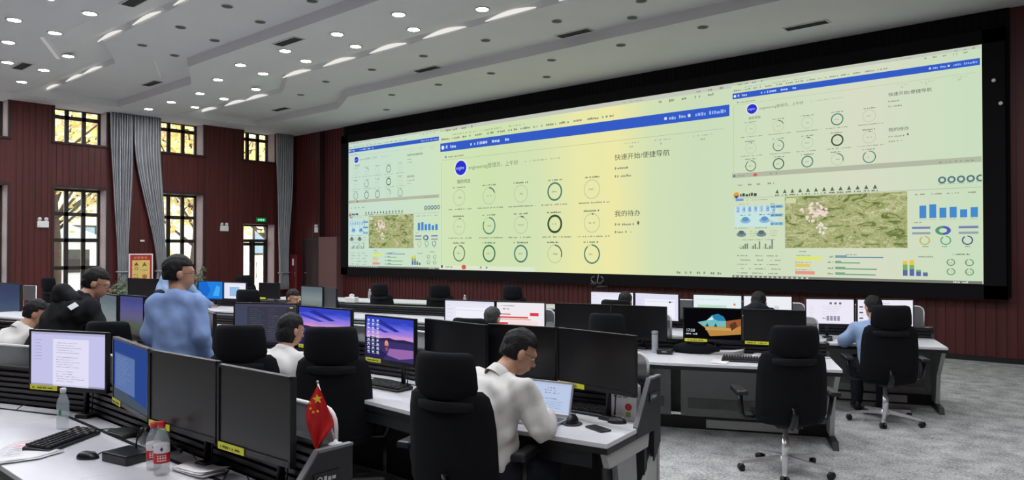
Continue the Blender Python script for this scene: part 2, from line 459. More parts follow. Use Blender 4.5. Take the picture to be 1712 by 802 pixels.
# ------------------------------------------------------------------ outside the windows
o = new(mat('pale_paving', (200, 196, 188), .9, scale=2)).box((-41, 8, -.06), (37.5, 60, .12)).build('ground'); struct(o)
LEAF = mat('yellow_autumn_leaves', (246, 222, 150), .8, var=.15, scale=4)
BARK = mat('grey_brown_bark', (88, 74, 62), .9, var=.3, bump=.5, bscale=30)
def tree(loc, h, seed, lab, spread=2.6, lean=.0):
    rng = random.Random(seed)
    root = thing('autumn_tree', lab, 'tree', loc)
    tips = []
    br = new(BARK)
    trunk = [(0, 0, 0), (lean * .3, .05, h * .22), (lean * .7, -.05, h * .42), (lean, 0, h * .6)]
    new(BARK).tube(trunk, .2, 8, rs=[.26, .2, .16, .11]).build('trunk', root)
    for k in range(18):
        z0 = h * rng.uniform(.2, .6); a = rng.uniform(0, 6.28); L = spread * rng.uniform(.6, 1.1)
        x0 = lean * z0 / (h * .6)
        p = [(x0, 0, z0), (x0 + math.cos(a) * L * .4, math.sin(a) * L * .4, z0 + L * .35), (x0 + math.cos(a + .2) * L * .8, math.sin(a + .2) * L * .8, z0 + L * .75), (x0 + math.cos(a + .1) * L, math.sin(a + .1) * L, z0 + L * 1.1)]
        br.tube(p, .05, 5, rs=[.06, .04, .025, .01])
        tips += [Vector(p[1]), Vector(p[2]), Vector(p[3])]
        for q in range(3):
            s = Vector(p[1 + q % 3]); e = s + Vector((rng.uniform(-1, 1), rng.uniform(-1, 1), rng.uniform(-.3, .9)))
            br.tube([tuple(s), tuple((s + e) / 2 + Vector((0, 0, .1))), tuple(e)], .015, 4, rs=[.022, .014, .006]); tips.append(e)
    br.build('branches', root)
    lf = new(LEAF)
    for t in tips:
        for q in range(20):
            c = t + Vector((rng.gauss(0, .38), rng.gauss(0, .38), rng.gauss(0, .35)))
            a = Vector((rng.uniform(-1, 1), rng.uniform(-1, 1), rng.uniform(-1, 1))).normalized(); b_ = a.orthogonal().normalized()
            s = rng.uniform(.08, .16)
            lf.add([tuple(c + a * s), tuple(c + b_ * s * .7), tuple(c - a * s), tuple(c - b_ * s * .7)], [(0, 1, 2, 3)])
    lf.build('foliage', root, kind='stuff')
tree((-28.2, 8.6, 0), 8.5, 3, 'yellow-leaved tree seen through the left tall windows', 3.0)
tree((-27.6, 13.1, 0), 9.0, 5, 'yellow-leaved tree with a leaning dark trunk behind the right tall window', 3.2, 1.0)
tree((-30.0, 18.0, 0), 9.5, 8, 'yellow-leaved tree behind the glazed door', 3.4, -1.4)
bd = thing('office_building', 'pale building across the yard outside the windows', 'building', (-46, 14, 0))
new(mat('cream_render', (226, 206, 178), .9, scale=2)).box((0, 0, 4), (8, 26, 8)).build('wall', bd)
new(mat('terracotta_roof', (180, 120, 92), .8)).box((0, 0, 8.2), (9, 27, .4)).build('roof', bd)
for i in range(7):
    for z in (2.2, 5.6):
        fo = new(FRAME).box((4.02, -10.5 + 3.5 * i, z), (.1, 1.6, 1.6)).build('window', bd)
        new(mat('dull_blue_glass', (120, 140, 150), .1)).box((4.08, -10.5 + 3.5 * i, z), (.04, 1.4, 1.4)).build('pane', fo)
gt = thing('guard_booth', 'small white roofed booth outside the left window', 'booth', (-33.2, 10.2, 0), .2)
new(mat('white_booth_panel', (214, 220, 222), .6)).box((0, 0, 1.1), (2.2, 2.2, 2.2)).build('cabin', gt)
rf = new(mat('grey_booth_roof', (150, 158, 160), .6))
rf.loft([[(-1.3, -1.3, 2.2), (1.3, -1.3, 2.2), (1.3, 1.3, 2.2), (-1.3, 1.3, 2.2)], [(-.3, -.3, 2.8), (.3, -.3, 2.8), (.3, .3, 2.8), (-.3, .3, 2.8)]], smooth=False); rf.build('roof', gt)
fb = new(FRAME).box((1.12, .2, 1.3), (.05, 1.0, .9)).build('window', gt)

# ------------------------------------------------------------------ curtains
def curtain(v0, v1, w0, w1, lab, u=UL + .16, z0=.45, tie=1.0):
    """hangs from the ceiling between v0 and v1, gathered towards w0..w1 low down"""
    n, mz = 90, 26; vs = []
    for i in range(mz + 1):
        z = 5.56 - (5.56 - z0) * i / mz
        t = max(0, min(1, (4.9 - z) / (4.9 - tie))); t = t * t * (3 - 2 * t)
        if z < tie: t = 1 - .25 * (tie - z)
        a = v0 + (w0 - v0) * t; b_ = v1 + (w1 - v1) * t
        for j in range(n + 1):
            q = j / n
            dep = (.075 - .025 * t) * math.sin(q * 2 * math.pi * 9 + .6 * math.sin(q * 9)) + .018 * math.sin(q * 61 + z * .7)
            vs.append((u + dep, a + (b_ - a) * q + .01 * math.sin(z * 2 + q * 14), z))
    fs = [(i * (n + 1) + j, i * (n + 1) + j + 1, (i + 1) * (n + 1) + j + 1, (i + 1) * (n + 1) + j) for i in range(mz) for j in range(n)]
    root = thing('curtain', lab, 'curtain', (0, 0, 0))
    o = MB().use(CURT).add(vs, fs, True).build('curtain_cloth', root)
    s = o.modifiers.new('thickness', 'SOLIDIFY'); s.thickness = .004
    new(BLACK_S).tube([(u, v0 - .02, 5.555), (u, v1 + .02, 5.555)], .012).build('curtain_rail', root)
    tb = new(CURT); c = (w0 + w1) / 2; hw = (w1 - w0) / 2 + .03
    tb.tube([(u + .085 * math.cos(a), c + hw * math.sin(a), tie) for a in [2 * math.pi * i / 16 for i in range(17)]], .025, 6); tb.build('tie_band', root)
    return root
curtain(8.02, 8.60, 8.22, 8.50, 'grey curtain beside the second window, left one of the pinched pair', tie=1.15)
curtain(8.64, 9.36, 9.28, 9.55, 'grey curtain drawn towards the right, next to the warning board', tie=1.15)
curtain(13.10, 13.72, 13.22, 13.56, 'grey curtain in the corner beside the glazed door', tie=1.0)

# ------------------------------------------------------------------ lettering
def text_mesh(s):
    c = bpy.data.curves.new('lettering', 'FONT'); c.body = s; c.size = 1.0; c.align_x = 'LEFT'; c.resolution_u = 2
    o = bpy.data.objects.new('lettering', c); COL.objects.link(o)
    dg = bpy.context.evaluated_depsgraph_get()
    m = bpy.data.meshes.new_from_object(o.evaluated_get(dg))
    vs = [(v.co.x, v.co.y) for v in m.vertices]; fs = [tuple(p.vertices) for p in m.polygons]
    bpy.data.objects.remove(o); bpy.data.curves.remove(c); bpy.data.meshes.remove(m)
    return vs, fs
TXT = {}
class Canvas:
    """flat content of a screen or a print: W x Hh metres, origin lower left, drawn in thin layers"""
    def __init__(s, W, Hh, step=.0006): s.W, s.H, s.step = W, Hh, step; s.mb = MB()
    def _put(s, pts, fs, m, layer):
        s.mb.use(m if isinstance(m, bpy.types.Material) else emit(m))
        s.mb.add([(x, -s.step * layer, y) for x, y in pts], fs)
    def rect(s, x, y, w, h, m, layer=1): s._put([(x, y), (x + w, y), (x + w, y + h), (x, y + h)], [(0, 1, 2, 3)], m, layer)
    def frect(s, x, y, w, h, m, layer=1): s.rect(x * s.W, y * s.H, w * s.W, h * s.H, m, layer)
    def ring(s, x, y, r, t, m, a0=0, a1=360, layer=2, n=32, sx=1.0):
        k = max(3, int(n * (a1 - a0) / 360)); pts = []
        for i in range(k + 1):
            a = math.radians(90 - a0 - (a1 - a0) * i / k)
            pts += [(x + sx * r * math.cos(a), y + r * math.sin(a)), (x + sx * (r - t) * math.cos(a), y + (r - t) * math.sin(a))]
        s._put(pts, [(2 * i, 2 * i + 1, 2 * i + 3, 2 * i + 2) for i in range(k)], m, layer)
    def disc(s, x, y, r, m, layer=2, n=28, sx=1.0):
        s._put([(x + sx * r * math.cos(2 * math.pi * i / n), y + r * math.sin(2 * math.pi * i / n)) for i in range(n)], [tuple(range(n))], m, layer)
    def poly(s, pts, m, layer=2): s._put(pts, [tuple(range(len(pts)))], m, layer)
    def fpoly(s, pts, m, layer=2): s.poly([(x * s.W, y * s.H) for x, y in pts], m, layer)
    def text(s, x, y, h, body, m, layer=3, sx=1.0):
        if body not in TXT: TXT[body] = text_mesh(body)
        vs, fs = TXT[body]
        s._put([(x + a * h * sx, y + b_ * h) for a, b_ in vs], fs, m, layer)
    def scrib(s, x, y, w, h, m, seed=1, layer=3, fill=.75):
        """a line of writing too small to read: short strokes of uneven width"""
        rng = random.Random(seed); c = x
        while c < x + w - h * .2:
            q = h * rng.uniform(.35, .9)
            if rng.random() < fill: s.rect(c, y + h * rng.uniform(0, .12), min(q, x + w - c), h * rng.uniform(.6, .95), m, layer)
            c += q + h * .22
    def build(s, name, parent, M=None, **kw):
        if M is not None: s.mb.v = [tuple(M @ Vector(p)) for p in s.mb.v]
        o = s.mb.build(name, parent, **kw)
        return o

# ------------------------------------------------------------------ the display wall
DU0, DU1, DZ0, DZ1 = -18.65, -2.10, 1.235, 5.03
vwl = thing('video_wall', 'huge wall-sized display showing pale green web pages and a map', 'display', ((DU0 + DU1) / 2, 13.70, DZ0))
hw = (DU1 - DU0) / 2; DH = DZ1 - DZ0
fr = new(BLACK)
fr.box((0, .06, DH / 2), (2 * hw + .02, .10, DH + .02)).build('display_body', vwl)
fr = new(BLACKF)
for s in (-1, 1): fr.box((s * (hw + .16), .03, DH / 2), (.30, .16, DH + .46))
for z in (-.13, DH + .11): fr.box((0, .03, z), (2 * hw + .62, .16, .22))
fr.build('bezel', vwl)
LED_BG = bpy.data.materials.new('display_page_light'); LED_BG.use_nodes = True
nt = LED_BG.node_tree; nt.nodes.clear()
o_ = nt.nodes.new('ShaderNodeOutputMaterial'); e_ = nt.nodes.new('ShaderNodeEmission'); tc = nt.nodes.new('ShaderNodeTexCoord'); sx = nt.nodes.new('ShaderNodeSeparateXYZ'); mr = nt.nodes.new('ShaderNodeMapRange'); rp = nt.nodes.new('ShaderNodeValToRGB')
nt.links.new(tc.outputs['Object'], sx.inputs[0]); nt.links.new(sx.outputs[0], mr.inputs[0]); mr.inputs[1].default_value = -hw; mr.inputs[2].default_value = hw
stops = [(0.0, (200, 222, 208)), (.10, (200, 224, 204)), (.235, (206, 226, 194)), (.26, (210, 228, 182)), (.36, (206, 226, 176)), (.45, (212, 226, 180)), (.52, (232, 232, 170)), (.585, (236, 232, 168)), (.64, (210, 224, 182)), (.70, (202, 220, 186)), (.78, (206, 222, 190)), (.90, (214, 220, 196)), (1.0, (200, 222, 190))]
for i, (p, c) in enumerate(stops):
    e = rp.color_ramp.elements[0] if i == 0 else (rp.color_ramp.elements[1] if i == 1 else rp.color_ramp.elements.new(p))
    e.position = p; e.color = lin(c) + (1,)
nt.links.new(mr.outputs[0], rp.inputs[0]); nt.links.new(rp.outputs[0], e_.inputs[0]); nt.links.new(e_.outputs[0], o_.inputs[0])
e_.inputs['Strength'].default_value = 1.0
def map_mat(name, cols, scale=7):
    m = bpy.data.materials.new(name); m.use_nodes = True; nt = m.node_tree; nt.nodes.clear()
    o_ = nt.nodes.new('ShaderNodeOutputMaterial'); e_ = nt.nodes.new('ShaderNodeEmission'); tc = nt.nodes.new('ShaderNodeTexCoord')
    mp = nt.nodes.new('ShaderNodeMapping'); mp.inputs['Scale'].default_value = (1, 1, 2.4)
    n = nt.nodes.new('ShaderNodeTexNoise'); n.inputs['Scale'].default_value = scale; n.inputs['Detail'].default_value = 7; n.inputs['Roughness'].default_value = .7; n.inputs['Distortion'].default_value = 1.3
    rp = nt.nodes.new('ShaderNodeValToRGB')
    for i, (p, c) in enumerate(cols):
        e = rp.color_ramp.elements[i] if i < 2 else rp.color_ramp.elements.new(p)
        e.position = p; e.color = lin(c) + (1,)
    nt.links.new(tc.outputs['Object'], mp.inputs[0]); nt.links.new(mp.outputs[0], n.inputs['Vector']); nt.links.new(n.outputs['Fac'], rp.inputs[0]); nt.links.new(rp.outputs[0], e_.inputs[0]); nt.links.new(e_.outputs[0], o_.inputs[0])
    return m
MAPM = map_mat('satellite_map_light', [(.36, (92, 108, 58)), (.44, (130, 142, 84)), (.48, (196, 198, 142)), (.52, (126, 140, 80)), (.58, (212, 210, 166)), (.62, (150, 158, 100)), (.70, (240, 236, 214))], 3.2)
BLUE = (52, 92, 196); INKG = (136, 146, 126); PALE = (168, 178, 152); DK = (66, 76, 64); TEAL = (78, 128, 120); WHT = (228, 236, 220); GRN = (60, 110, 84)

def page(cv, x0, y0, w, h, scroll=0.0, full=False):
    X = lambda a: x0 + a * w; Y = lambda b_: y0 + b_ * h
    t = h * .010
    cv.rect(X(0), Y(.975), w, h * .025, (196, 200, 188), 1)
    cv.scrib(X(.03), Y(.972), w * .12, h * .016, INKG, 3)
    cv.scrib(X(.06), Y(.938), w * .3, h * .012, PALE, 4, fill=.5)
    for i in range(14): cv.scrib(X(.01 + i * .048), Y(.912), w * .036, h * .014, (124, 134, 118), 20 + i)
    for i in range(5): cv.scrib(X(.80 + i * .035), Y(.95), w * .014, h * .016, INKG, 40 + i)
    for i in range(3): cv.scrib(X(.91 + i * .03), Y(.978), w * .010, h * .012, INKG, 44 + i)
    cv.rect(X(.004), Y(.832), w * .99, h * .060, BLUE, 2)
    cv.disc(X(.016), Y(.861), h * .014, (235, 240, 255), 3)
    cv.scrib(X(.03), Y(.850), w * .055, h * .024, (190, 206, 245), 5, 3)
    for i, q in enumerate((.14, .18, .232, .276)): cv.scrib(X(q), Y(.850), w * .034, h * .022, (200, 214, 248), 50 + i, 3)
    cv.disc(X(.825), Y(.862), h * .009, (210, 220, 250), 3); cv.scrib(X(.835), Y(.852), w * .045, h * .020, (170, 190, 245), 7, 3)
    cv.disc(X(.89), Y(.862), h * .009, (210, 220, 250), 3); cv.scrib(X(.90), Y(.852), w * .085, h * .020, (150, 176, 245), 8, 3)
    cv.disc(X(.030), Y(.792), h * .008, (90, 110, 210), 3); cv.scrib(X(.042), Y(.785), w * .07, h * .012, INKG, 9)
    cv.rect(X(.01), Y(.77), w * .97, h * .002, PALE, 2)
    cv.rect(X(.008), Y(.04), w * .0012, h * .72, PALE, 2)
    cv.disc(X(.098), Y(.705), h * .060, WHT, 2, sx=1.08); cv.disc(X(.098), Y(.705), h * .050, (44, 52, 206), 3, sx=1.08)
    cv.text(X(.098) - h * .046, Y(.695), h * .034, 'engine', (190, 200, 250), 4, .9)
    cv.text(X(.132), Y(.690), h * .036, 'engineering管理员，上午好', (122, 134, 110), 3, 1.08)
    cv.scrib(X(.36), Y(.70), w * .14, h * .010, PALE, 12, fill=.6)
    cv.text(X(.081), Y(.600), h * .030, '我的项目', DK, 3, 1.1)
    for i, (cx, n_) in enumerate(((.70, 6), (.79, 8), (.90, 8))):
        cv.scrib(X(cx), Y(.745), w * .05, h * .008, PALE, 60 + i, fill=.5); cv.scrib(X(cx + .02), Y(.722), w * .012, h * .012, PALE, 63 + i)
    cv.text(X(.673), Y(.660), h * .038, '快速开始/便捷导航', DK, 3, 1.14)
    cv.text(X(.673), Y(.335), h * .038, '我的待办', DK, 3, 1.14)
    for i, q in enumerate((.604, .558, .280, .236)):
        cv.rect(X(.674), Y(q), w * .004, h * .014, INKG, 3); cv.scrib(X(.682), Y(q), w * (.042 if i != 2 else .05), h * .013, INKG, 70 + i)
    cv.rect(X(.742), Y(.284), w * .006, h * .018, (110, 100, 60), 3)
    kinds = [[('f', 0), ('a', 70), ('f', 0), ('r', TEAL), ('f', 0)], [('a', 14), ('b', 300), ('a', 30), ('R', GRN), ('a', 14)], [('b', 330), ('r', GRN), ('r', TEAL), ('a', 110), ('b', 325)]]
    for r_ in range(3):
        cy = (.500, .300, .115)[r_]
        for c in range(5):
            cx = (.091, .220, .347, .473, .600)[c]; k, val = kinds[r_][c]
            rad = h * .058
            cv.ring(X(cx), Y(cy), rad, h * .005, (184, 198, 166), 0, 360, 2)
            if k == 'a': cv.ring(X(cx), Y(cy), rad, h * .009, (96, 116, 96), 0, val, 3)
            if k == 'b': cv.ring(X(cx), Y(cy), rad, h * .009, TEAL if r_ == 1 or c == 4 else (96, 118, 96), 0, val, 3)
            if k in 'rR': cv.ring(X(cx), Y(cy), rad, h * (.011 if k == 'r' else .014), val if k == 'r' else (58, 84, 56), 0, 360, 3)
            cv.scrib(X(cx) - h * .022, Y(cy) - h * .006, h * .044, h * .012, PALE, r_ * 7 + c)
            cv.scrib(X(cx) - h * .06, Y(cy + .066), h * .12, h * .011, (110, 120, 100), 80 + r_ * 5 + c)
            if r_ < 2: cv.scrib(X(cx) - h * .105, Y(cy - .085), h * .23, h * .010, INKG, 100 + r_ * 5 + c)
    if full:
        cv.rect(X(0), Y(0), w * .40, h * .030, (222, 230, 206), 2)
    else:
        cv.rect(X(0), Y(.0), w, h * .048, (178, 184, 164), 2)
    cv.disc(X(.112), Y(.020), h * .016, (214, 92, 84), 3, sx=1.4)
    cv.disc(X(.185), Y(.020), h * .008, INKG, 3); cv.disc(X(.21), Y(.020), h * .008, INKG, 3); cv.rect(X(.008), Y(.012), h * .018, h * .018, (60, 70, 90), 3); cv.scrib(X(.03), Y(.014), w * .03, h * .012, INKG, 16)
    for i in range(7): cv.scrib(X(.855 + i * .018), Y(.012), w * .010, h * .014, INKG, 130 + i)
    cv.scrib(X(.70), Y(.980), w * .06, h * .010, PALE, 18)

def mappage(cv, x0, y0, w, h):
    """x0.. w: page with the map; h is the height of the lower half"""
    X = lambda a: x0 + a * w; Y = lambda b_: y0 + b_ * h / .515
    q = h / .515
    cv.rect(X(0), Y(0), w, q * .012, (120, 124, 116), 2)
    for i in range(16): cv.rect(X(.01 + i * .022), Y(.002), w * .009, q * .008, (210, 214, 200), 3)
    cv.scrib(X(.90), Y(.002), w * .07, q * .008, (220, 220, 210), 3)
    for i in range(4): cv.scrib(X(.02 + i * .05), Y(.472), w * .03, q * .009, INKG, 150 + i)
    cv.disc(X(.022), Y(.425), q * .016, (226, 160, 60), 3); cv.poly([(X(.010), Y(.423)), (X(.034), Y(.423)), (X(.022), Y(.405))], (60, 80, 160), 4)
    cv.scrib(X(.04), Y(.416), w * .085, q * .018, DK, 160, fill=.95)
    for i in range(13): cv.poly([(X(.205 + i * .034), Y(.424)), (X(.222 + i * .034), Y(.424)), (X(.2135 + i * .034), Y(.444))], (92, 108, 84), 3); cv.scrib(X(.200 + i * .034), Y(.412), w * .026, q * .007, (80, 96, 74), 165 + i)
    for i in range(5): cv.ring(X(.865 + i * .032), Y(.447), q * .015, q * .007, (88, 118, 128), 0, 360, 3, sx=1.05); cv.scrib(X(.853 + i * .032), Y(.428), w * .022, q * .005, INKG, 180 + i)
    cv.rect(X(0), Y(.408), w, q * .002, PALE, 2)
    # left column
    cv.rect(X(.018), Y(.394), w * .038, q * .012, (120, 150, 220), 3); cv.scrib(X(.07), Y(.394), w * .10, q * .006, PALE, 190)
    cv.frect_bg = None
    cv.rect(X(.012), Y(.262), w * .205, q * .105, (200, 228, 224), 2)
    cv.scrib(X(.03), Y(.375), w * .05, q * .006, PALE, 191)
    for i in range(7): cv.rect(X(.020 + i * .028), Y(.334), w * .018, q * .034, (178, 208, 228), 3); cv.text(X(.0235 + i * .028), Y(.339), q * .032, '2489182'[i], (72, 120, 186), 4, .9)
    for sx_ in (.065, .155):
        cv.disc(X(sx_), Y(.292), q * .014, (140, 184, 212), 3, sx=2.0); cv.disc(X(sx_), Y(.300), q * .012, (96, 150, 196), 4, sx=1.5); cv.scrib(X(sx_ - .025), Y(.318), w * .05, q * .006, TEAL, 195)
    for i in range(3): cv.rect(X(.182 + 0), Y(.352 - i * .043), w * .058, q * .015, (132, 178, 206), 3); cv.scrib(X(.186), Y(.355 - i * .043), w * .045, q * .009, (60, 110, 140), 200 + i, 4); cv.scrib(X(.182), Y(.370 - i * .043), w * .02, q * .006, INKG, 205 + i)
    for i, sx_ in enumerate((.045, .14)):
        cv.disc(X(sx_), Y(.222), q * .013, (120, 140, 140), 3, sx=2.0); cv.disc(X(sx_), Y(.232), q * .010, (90, 110, 120), 4, sx=1.6)
        for k in range(3): cv.scrib(X(sx_ + .04), Y(.236 - k * .012), w * .035, q * .005, PALE, 210 + i * 3 + k)
        cv.scrib(X(sx_ - .03), Y(.252), w * .06, q * .005, INKG, 216 + i)
    cv.scrib(X(.05), Y(.192), w * .15, q * .005, INKG, 220)
    for i in range(3):
        for k in range(4): cv.rect(X(.040 + i * .058 + k * .010), Y(.148), w * .007, q * (.006 + .010 * ((k * 7 + i) % 3) + .022 * (k == 3)), (110, 140, 122), 3)
        cv.ring(X(.035 + i * .058), Y(.158), q * .008, q * .003, PALE, 0, 250, 3)
    for r_ in range(5):
        for k in range(3): cv.scrib(X(.025 + k * .07 + (r_ % 2) * .015), Y(.110 - r_ * .022), w * .05, q * .006, (120, 134, 116), 230 + r_ * 3 + k)
    # map
    cv.rect(X(.248), Y(.152), w * .493, q * .253, MAPM, 2)
    rng = random.Random(5)
    for i in range(46): a = rng.uniform(0, 6.28); rr = rng.uniform(0, .05) ** 1; cv.disc(X(.375 + rr * math.cos(a) * 1.1), Y(.325 + rr * math.sin(a) * .9), q * rng.uniform(.004, .010), (238, 214, 208), 3, 8)
    for i in range(14): a = rng.uniform(0, 6.28); rr = rng.uniform(0, .028); cv.disc(X(.41 + rr * math.cos(a)), Y(.245 + rr * math.sin(a)), q * .006, (232, 226, 210), 3, 8)
    cv.text(X(.372), Y(.322), q * .014, '•••', (40, 44, 40), 4, 1.6)
    cv.rect(X(.252), Y(.372), w * .045, q * .026, (206, 214, 170), 3)
    # bars below the map
    cv.scrib(X(.31), Y(.132), w * .03, q * .006, INKG, 240); cv.scrib(X(.50), Y(.118), w * .05, q * .006, INKG, 241)
    for i, (yy, L, c) in enumerate(((.094, .115, (222, 230, 110)), (.060, .065, (228, 200, 100)), (.024, .085, (228, 150, 132)))): cv.rect(X(.292), Y(yy), w * L, q * .016, c, 3); cv.scrib(X(.292), Y(yy + .020), w * .07, q * .005, INKG, 244 + i)
    for i, (yy, L, c) in enumerate(((.106, .19, (92, 140, 168)), (.080, .10, (92, 162, 120)), (.052, .165, (100, 160, 120)), (.026, .16, (100, 160, 130)))): cv.rect(X(.462), Y(yy), w * L, q * .005, c, 3); cv.rect(X(.462), Y(yy + .006), w * L * .25, q * .005, c, 3); cv.scrib(X(.432), Y(yy), w * .022, q * .009, INKG, 250 + i)
    # right column
    for i in range(4): cv.scrib(X(.765 + i * .058), Y(.385), w * .04, q * .007, INKG, 260 + i)
    for i, v in enumerate((.056, .060, .044, .046, .034, .042)): cv.rect(X(.785 + i * .035), Y(.283), w * .024, q * v, (70, 138, 204), 3); cv.scrib(X(.785 + i * .035), Y(.275), w * .022, q * .004, PALE, 265 + i)
    cv.scrib(X(.765), Y(.262), w * .03, q * .006, INKG, 271)
    for yy, c in ((.236, (120, 130, 180)), (.212, (150, 162, 170))):
        cv.rect(X(.758), Y(yy), w * .065, q * .010, c, 3); cv.rect(X(.92), Y(yy), w * .065, q * .010, c, 3)
    cv.ring(X(.867), Y(.228), q * .020, q * .010, (90, 150, 120), 180, 360, 4, sx=1.5); cv.ring(X(.867), Y(.228), q * .020, q * .010, (84, 96, 180), 0, 180, 4, sx=1.5)
    for i, c in enumerate(((190, 180, 84), (96, 168, 130), (72, 84, 130))): cv.ring(X(.803 + i * .073), Y(.185), q * .020, q * .005, c, 0, 330, 3, sx=1.05); cv.scrib(X(.79 + i * .073), Y(.156), w * .026, q * .005, INKG, 275 + i)
    cv.scrib(X(.78), Y(.110), w * .055, q * .007, INKG, 280); cv.scrib(X(.90), Y(.122), w * .06, q * .006, (100, 110, 70), 281)
    for i, (a, b_, c) in enumerate(((.026, .024, .016), (.030, .018, .022), (.020, .008, .0), (.014, .004, .0))):
        x_ = X(.724 + i * .024); y_ = Y(.028)
        cv.rect(x_, y_, w * .017, q * a, (92, 104, 164), 3); cv.rect(x_, y_ + q * a, w * .017, q * b_, (120, 172, 110), 3)
        if c: cv.rect(x_, y_ + q * (a + b_), w * .017, q * c, (230, 196, 70), 3)
    for i in range(4): cv.ring(X(.893 + (i % 2) * .062), Y(.090 - (i // 2) * .040), q * .015, q * .004, (120, 150, 110), 0, 340, 3, sx=1.1); cv.scrib(X(.882 + (i % 2) * .062), Y(.086 - (i // 2) * .040), w * .018, q * .006, PALE, 290 + i)

def screen_part(name, u0, u1, fn):
    cv = Canvas(u1 - u0, DH, .002)
    cv.mb.use(LED_BG); cv.rect(0, 0, cv.W, cv.H, LED_BG, 0)
    fn(cv)
    M = Matrix.Translation(Vector((u0 - (DU0 + DU1) / 2, -.005, 0)))
    return cv.build(name, vwl, M)
def side(cv):
    sp = .51
    page(cv, 0, cv.H * sp, cv.W, cv.H * (1 - sp) * .995)
    mappage(cv, 0, 0, cv.W, cv.H * sp)
    cv.rect(cv.W - .012, 0, .012, cv.H, (210, 222, 190), 5)
screen_part('screen', DU0, -14.60, side)
screen_part('screen', -14.60, -6.28, lambda cv: page(cv, 0, 0, cv.W, cv.H, full=True))
screen_part('screen', -6.28, DU1, side)
# brackets and small sensors fixed to the surround
for i, (u, z, lab) in enumerate(((-1.93, 4.42, 'tiny white sensor on the right edge of the display surround, upper one'), (-1.84, 4.05, 'tiny white sensor on the right edge of the display surround, lower one'))):
    o = new(WHITE_P).lathe([(.022, 0), (.03, .01), (.03, .04), (.015, .05)], n=12, M=R3(90, 0, 0)).build('sensor'); o.location = (u, 13.64, z); tag(o, lab, 'sensor', 'white sensors beside the display')
# camera with bracket under the display, centre
p = at(935, 467, 1.16)
pc = thing('conference_camera', 'small dark camera on a bracket under the middle of the display', 'camera', (-9.3, 13.45, 1.02))
new(BLACK_S).rbox((0, 0, .0), (.30, .10, .07), .02).build('body', pc)
new(BLACK_S).sphere((0, -.06, .0), .045).build('lens_ball', pc)
new(GREYP).tube([(0, 0, .03), (0, .05, .20)], .010).build('bracket', pc)
cb = new(GREYP)
for s in (-1, 1): cb.tube([(s * .10, 0, .03), (s * .16, .0, .08), (s * .15, .0, .14), (s * .09, .02, .16)], .008, 6)
cb.build('cable', pc)
new(GREYP).box((0, .20, -.06), (.04, .38, .03)).build('wall_arm', pc)

# ------------------------------------------------------------------ wall fittings
def emergency(loc, rz, lab):
    r = thing('emergency_lamp', lab, 'emergency light', loc, rz, 'twin-head emergency lamps')
    new(WHITE_P).rbox((0, .03, 0), (.26, .06, .17), .012).build('battery_box', r)
    for s in (-1, 1):
        h = new(WHITE_P).lathe([(.02, -.03), (.045, -.02), (.05, .02), (.04, .025)], (0, 0, 0), 14, M=R3(60, 0, s * 25, (s * .075, .035, .13))); ho = h.build('lamp_head', r)
        new(mat('lamp_glass', (120, 124, 130), .15)).lathe([(.038, .024), (.03, .032)], (0, 0, 0), 14, M=R3(60, 0, s * 25, (s * .075, .035, .13))).build('lens', ho)
    new(RED_P).box((.09, .062, -.05), (.02, .004, .012)).build('indicator', r)
emergency((UL + .012, 6.42, 2.43), -math.pi / 2, 'white twin-head emergency lamp left of the first tall window')
emergency((UL + .012, 11.38, 2.42), -math.pi / 2, 'white twin-head emergency lamp between the third window and the glazed door')
emergency((-20.48, VF - .012, 2.40), math.pi, 'white twin-head emergency lamp in the corner left of the display')
ex = thing('exit_sign', 'small green glowing exit sign above the glazed door', 'sign', (UL + .02, 12.62, 2.72), -math.pi / 2)
new(mat('dark_green_sign', (20, 60, 40), .4)).rbox((0, .02, 0), (.36, .04, .15), .01).build('housing', ex)
cv = Canvas(.34, .13); cv.rect(0, 0, .34, .13, (20, 110, 60), 0)
cv.fpoly([(.10, .5), (.3, .85), (.3, .62), (.45, .62), (.45, .38), (.3, .38), (.3, .15)], (120, 255, 170), 2); cv.fpoly([(.9, .5), (.7, .85), (.7, .62), (.55, .62), (.55, .38), (.7, .38), (.7, .15)], (120, 255, 170), 2); cv.disc(.17, .09, .018, (150, 255, 190), 3); cv.frect(.45, .2, .1, .4, (150, 255, 190), 3)
cv.build('face', ex, R3(0, 0, 180, (.17, .043, -.065)))
sb = thing('warning_board', 'white-edged red board with a yellow panel standing between the curtains', 'notice board', (-21.55, 8.76, 0), -math.radians(104))
new(WHITE_P).rbox((0, 0, 1.22), (.62, .035, .86), .01).build('board_panel', sb)
RB = mat('printed_red', (176, 34, 36), .5); YB = mat('printed_yellow', (226, 196, 110), .5); BR = mat('printed_brown', (120, 70, 40), .5)
cv = Canvas(.55, .80); cv.rect(0, 0, .55, .80, RB, 0); cv.rect(.05, .05, .45, .60, YB, 1)
[cv.scrib(.10 + i * .09, .70 + k * .028, .06, .022, YB, 320 + i * 3 + k, 2, .9) for i in range(4) for k in range(2)]
cv.poly([(.10, .50), (.16, .60), (.22, .50)], BR, 2); cv.ring(.16, .42, .045, .014, BR); cv.poly([(.30, .45), (.36, .60), (.43, .47), (.36, .50)], BR, 2); cv.ring(.37, .19, .06, .022, RB); cv.disc(.37, .19, .025, BR, 3)
for i in range(4): cv.scrib(.09, .24 - i * .045, .14, .025, BR, 300 + i)
cv.scrib(.26, .36, .2, .02, BR, 310)
cv.build('print', sb, R3(0, 0, 180, (.275, .021, .82)))
lg = new(GREYP)
for s in (-1, 1): lg.tube([(s * .22, .02, .80), (s * .24, .16, .0)], .012)
lg.tube([(0, -.02, .95), (0, -.30, .0)], .012); lg.build('easel_leg', sb)
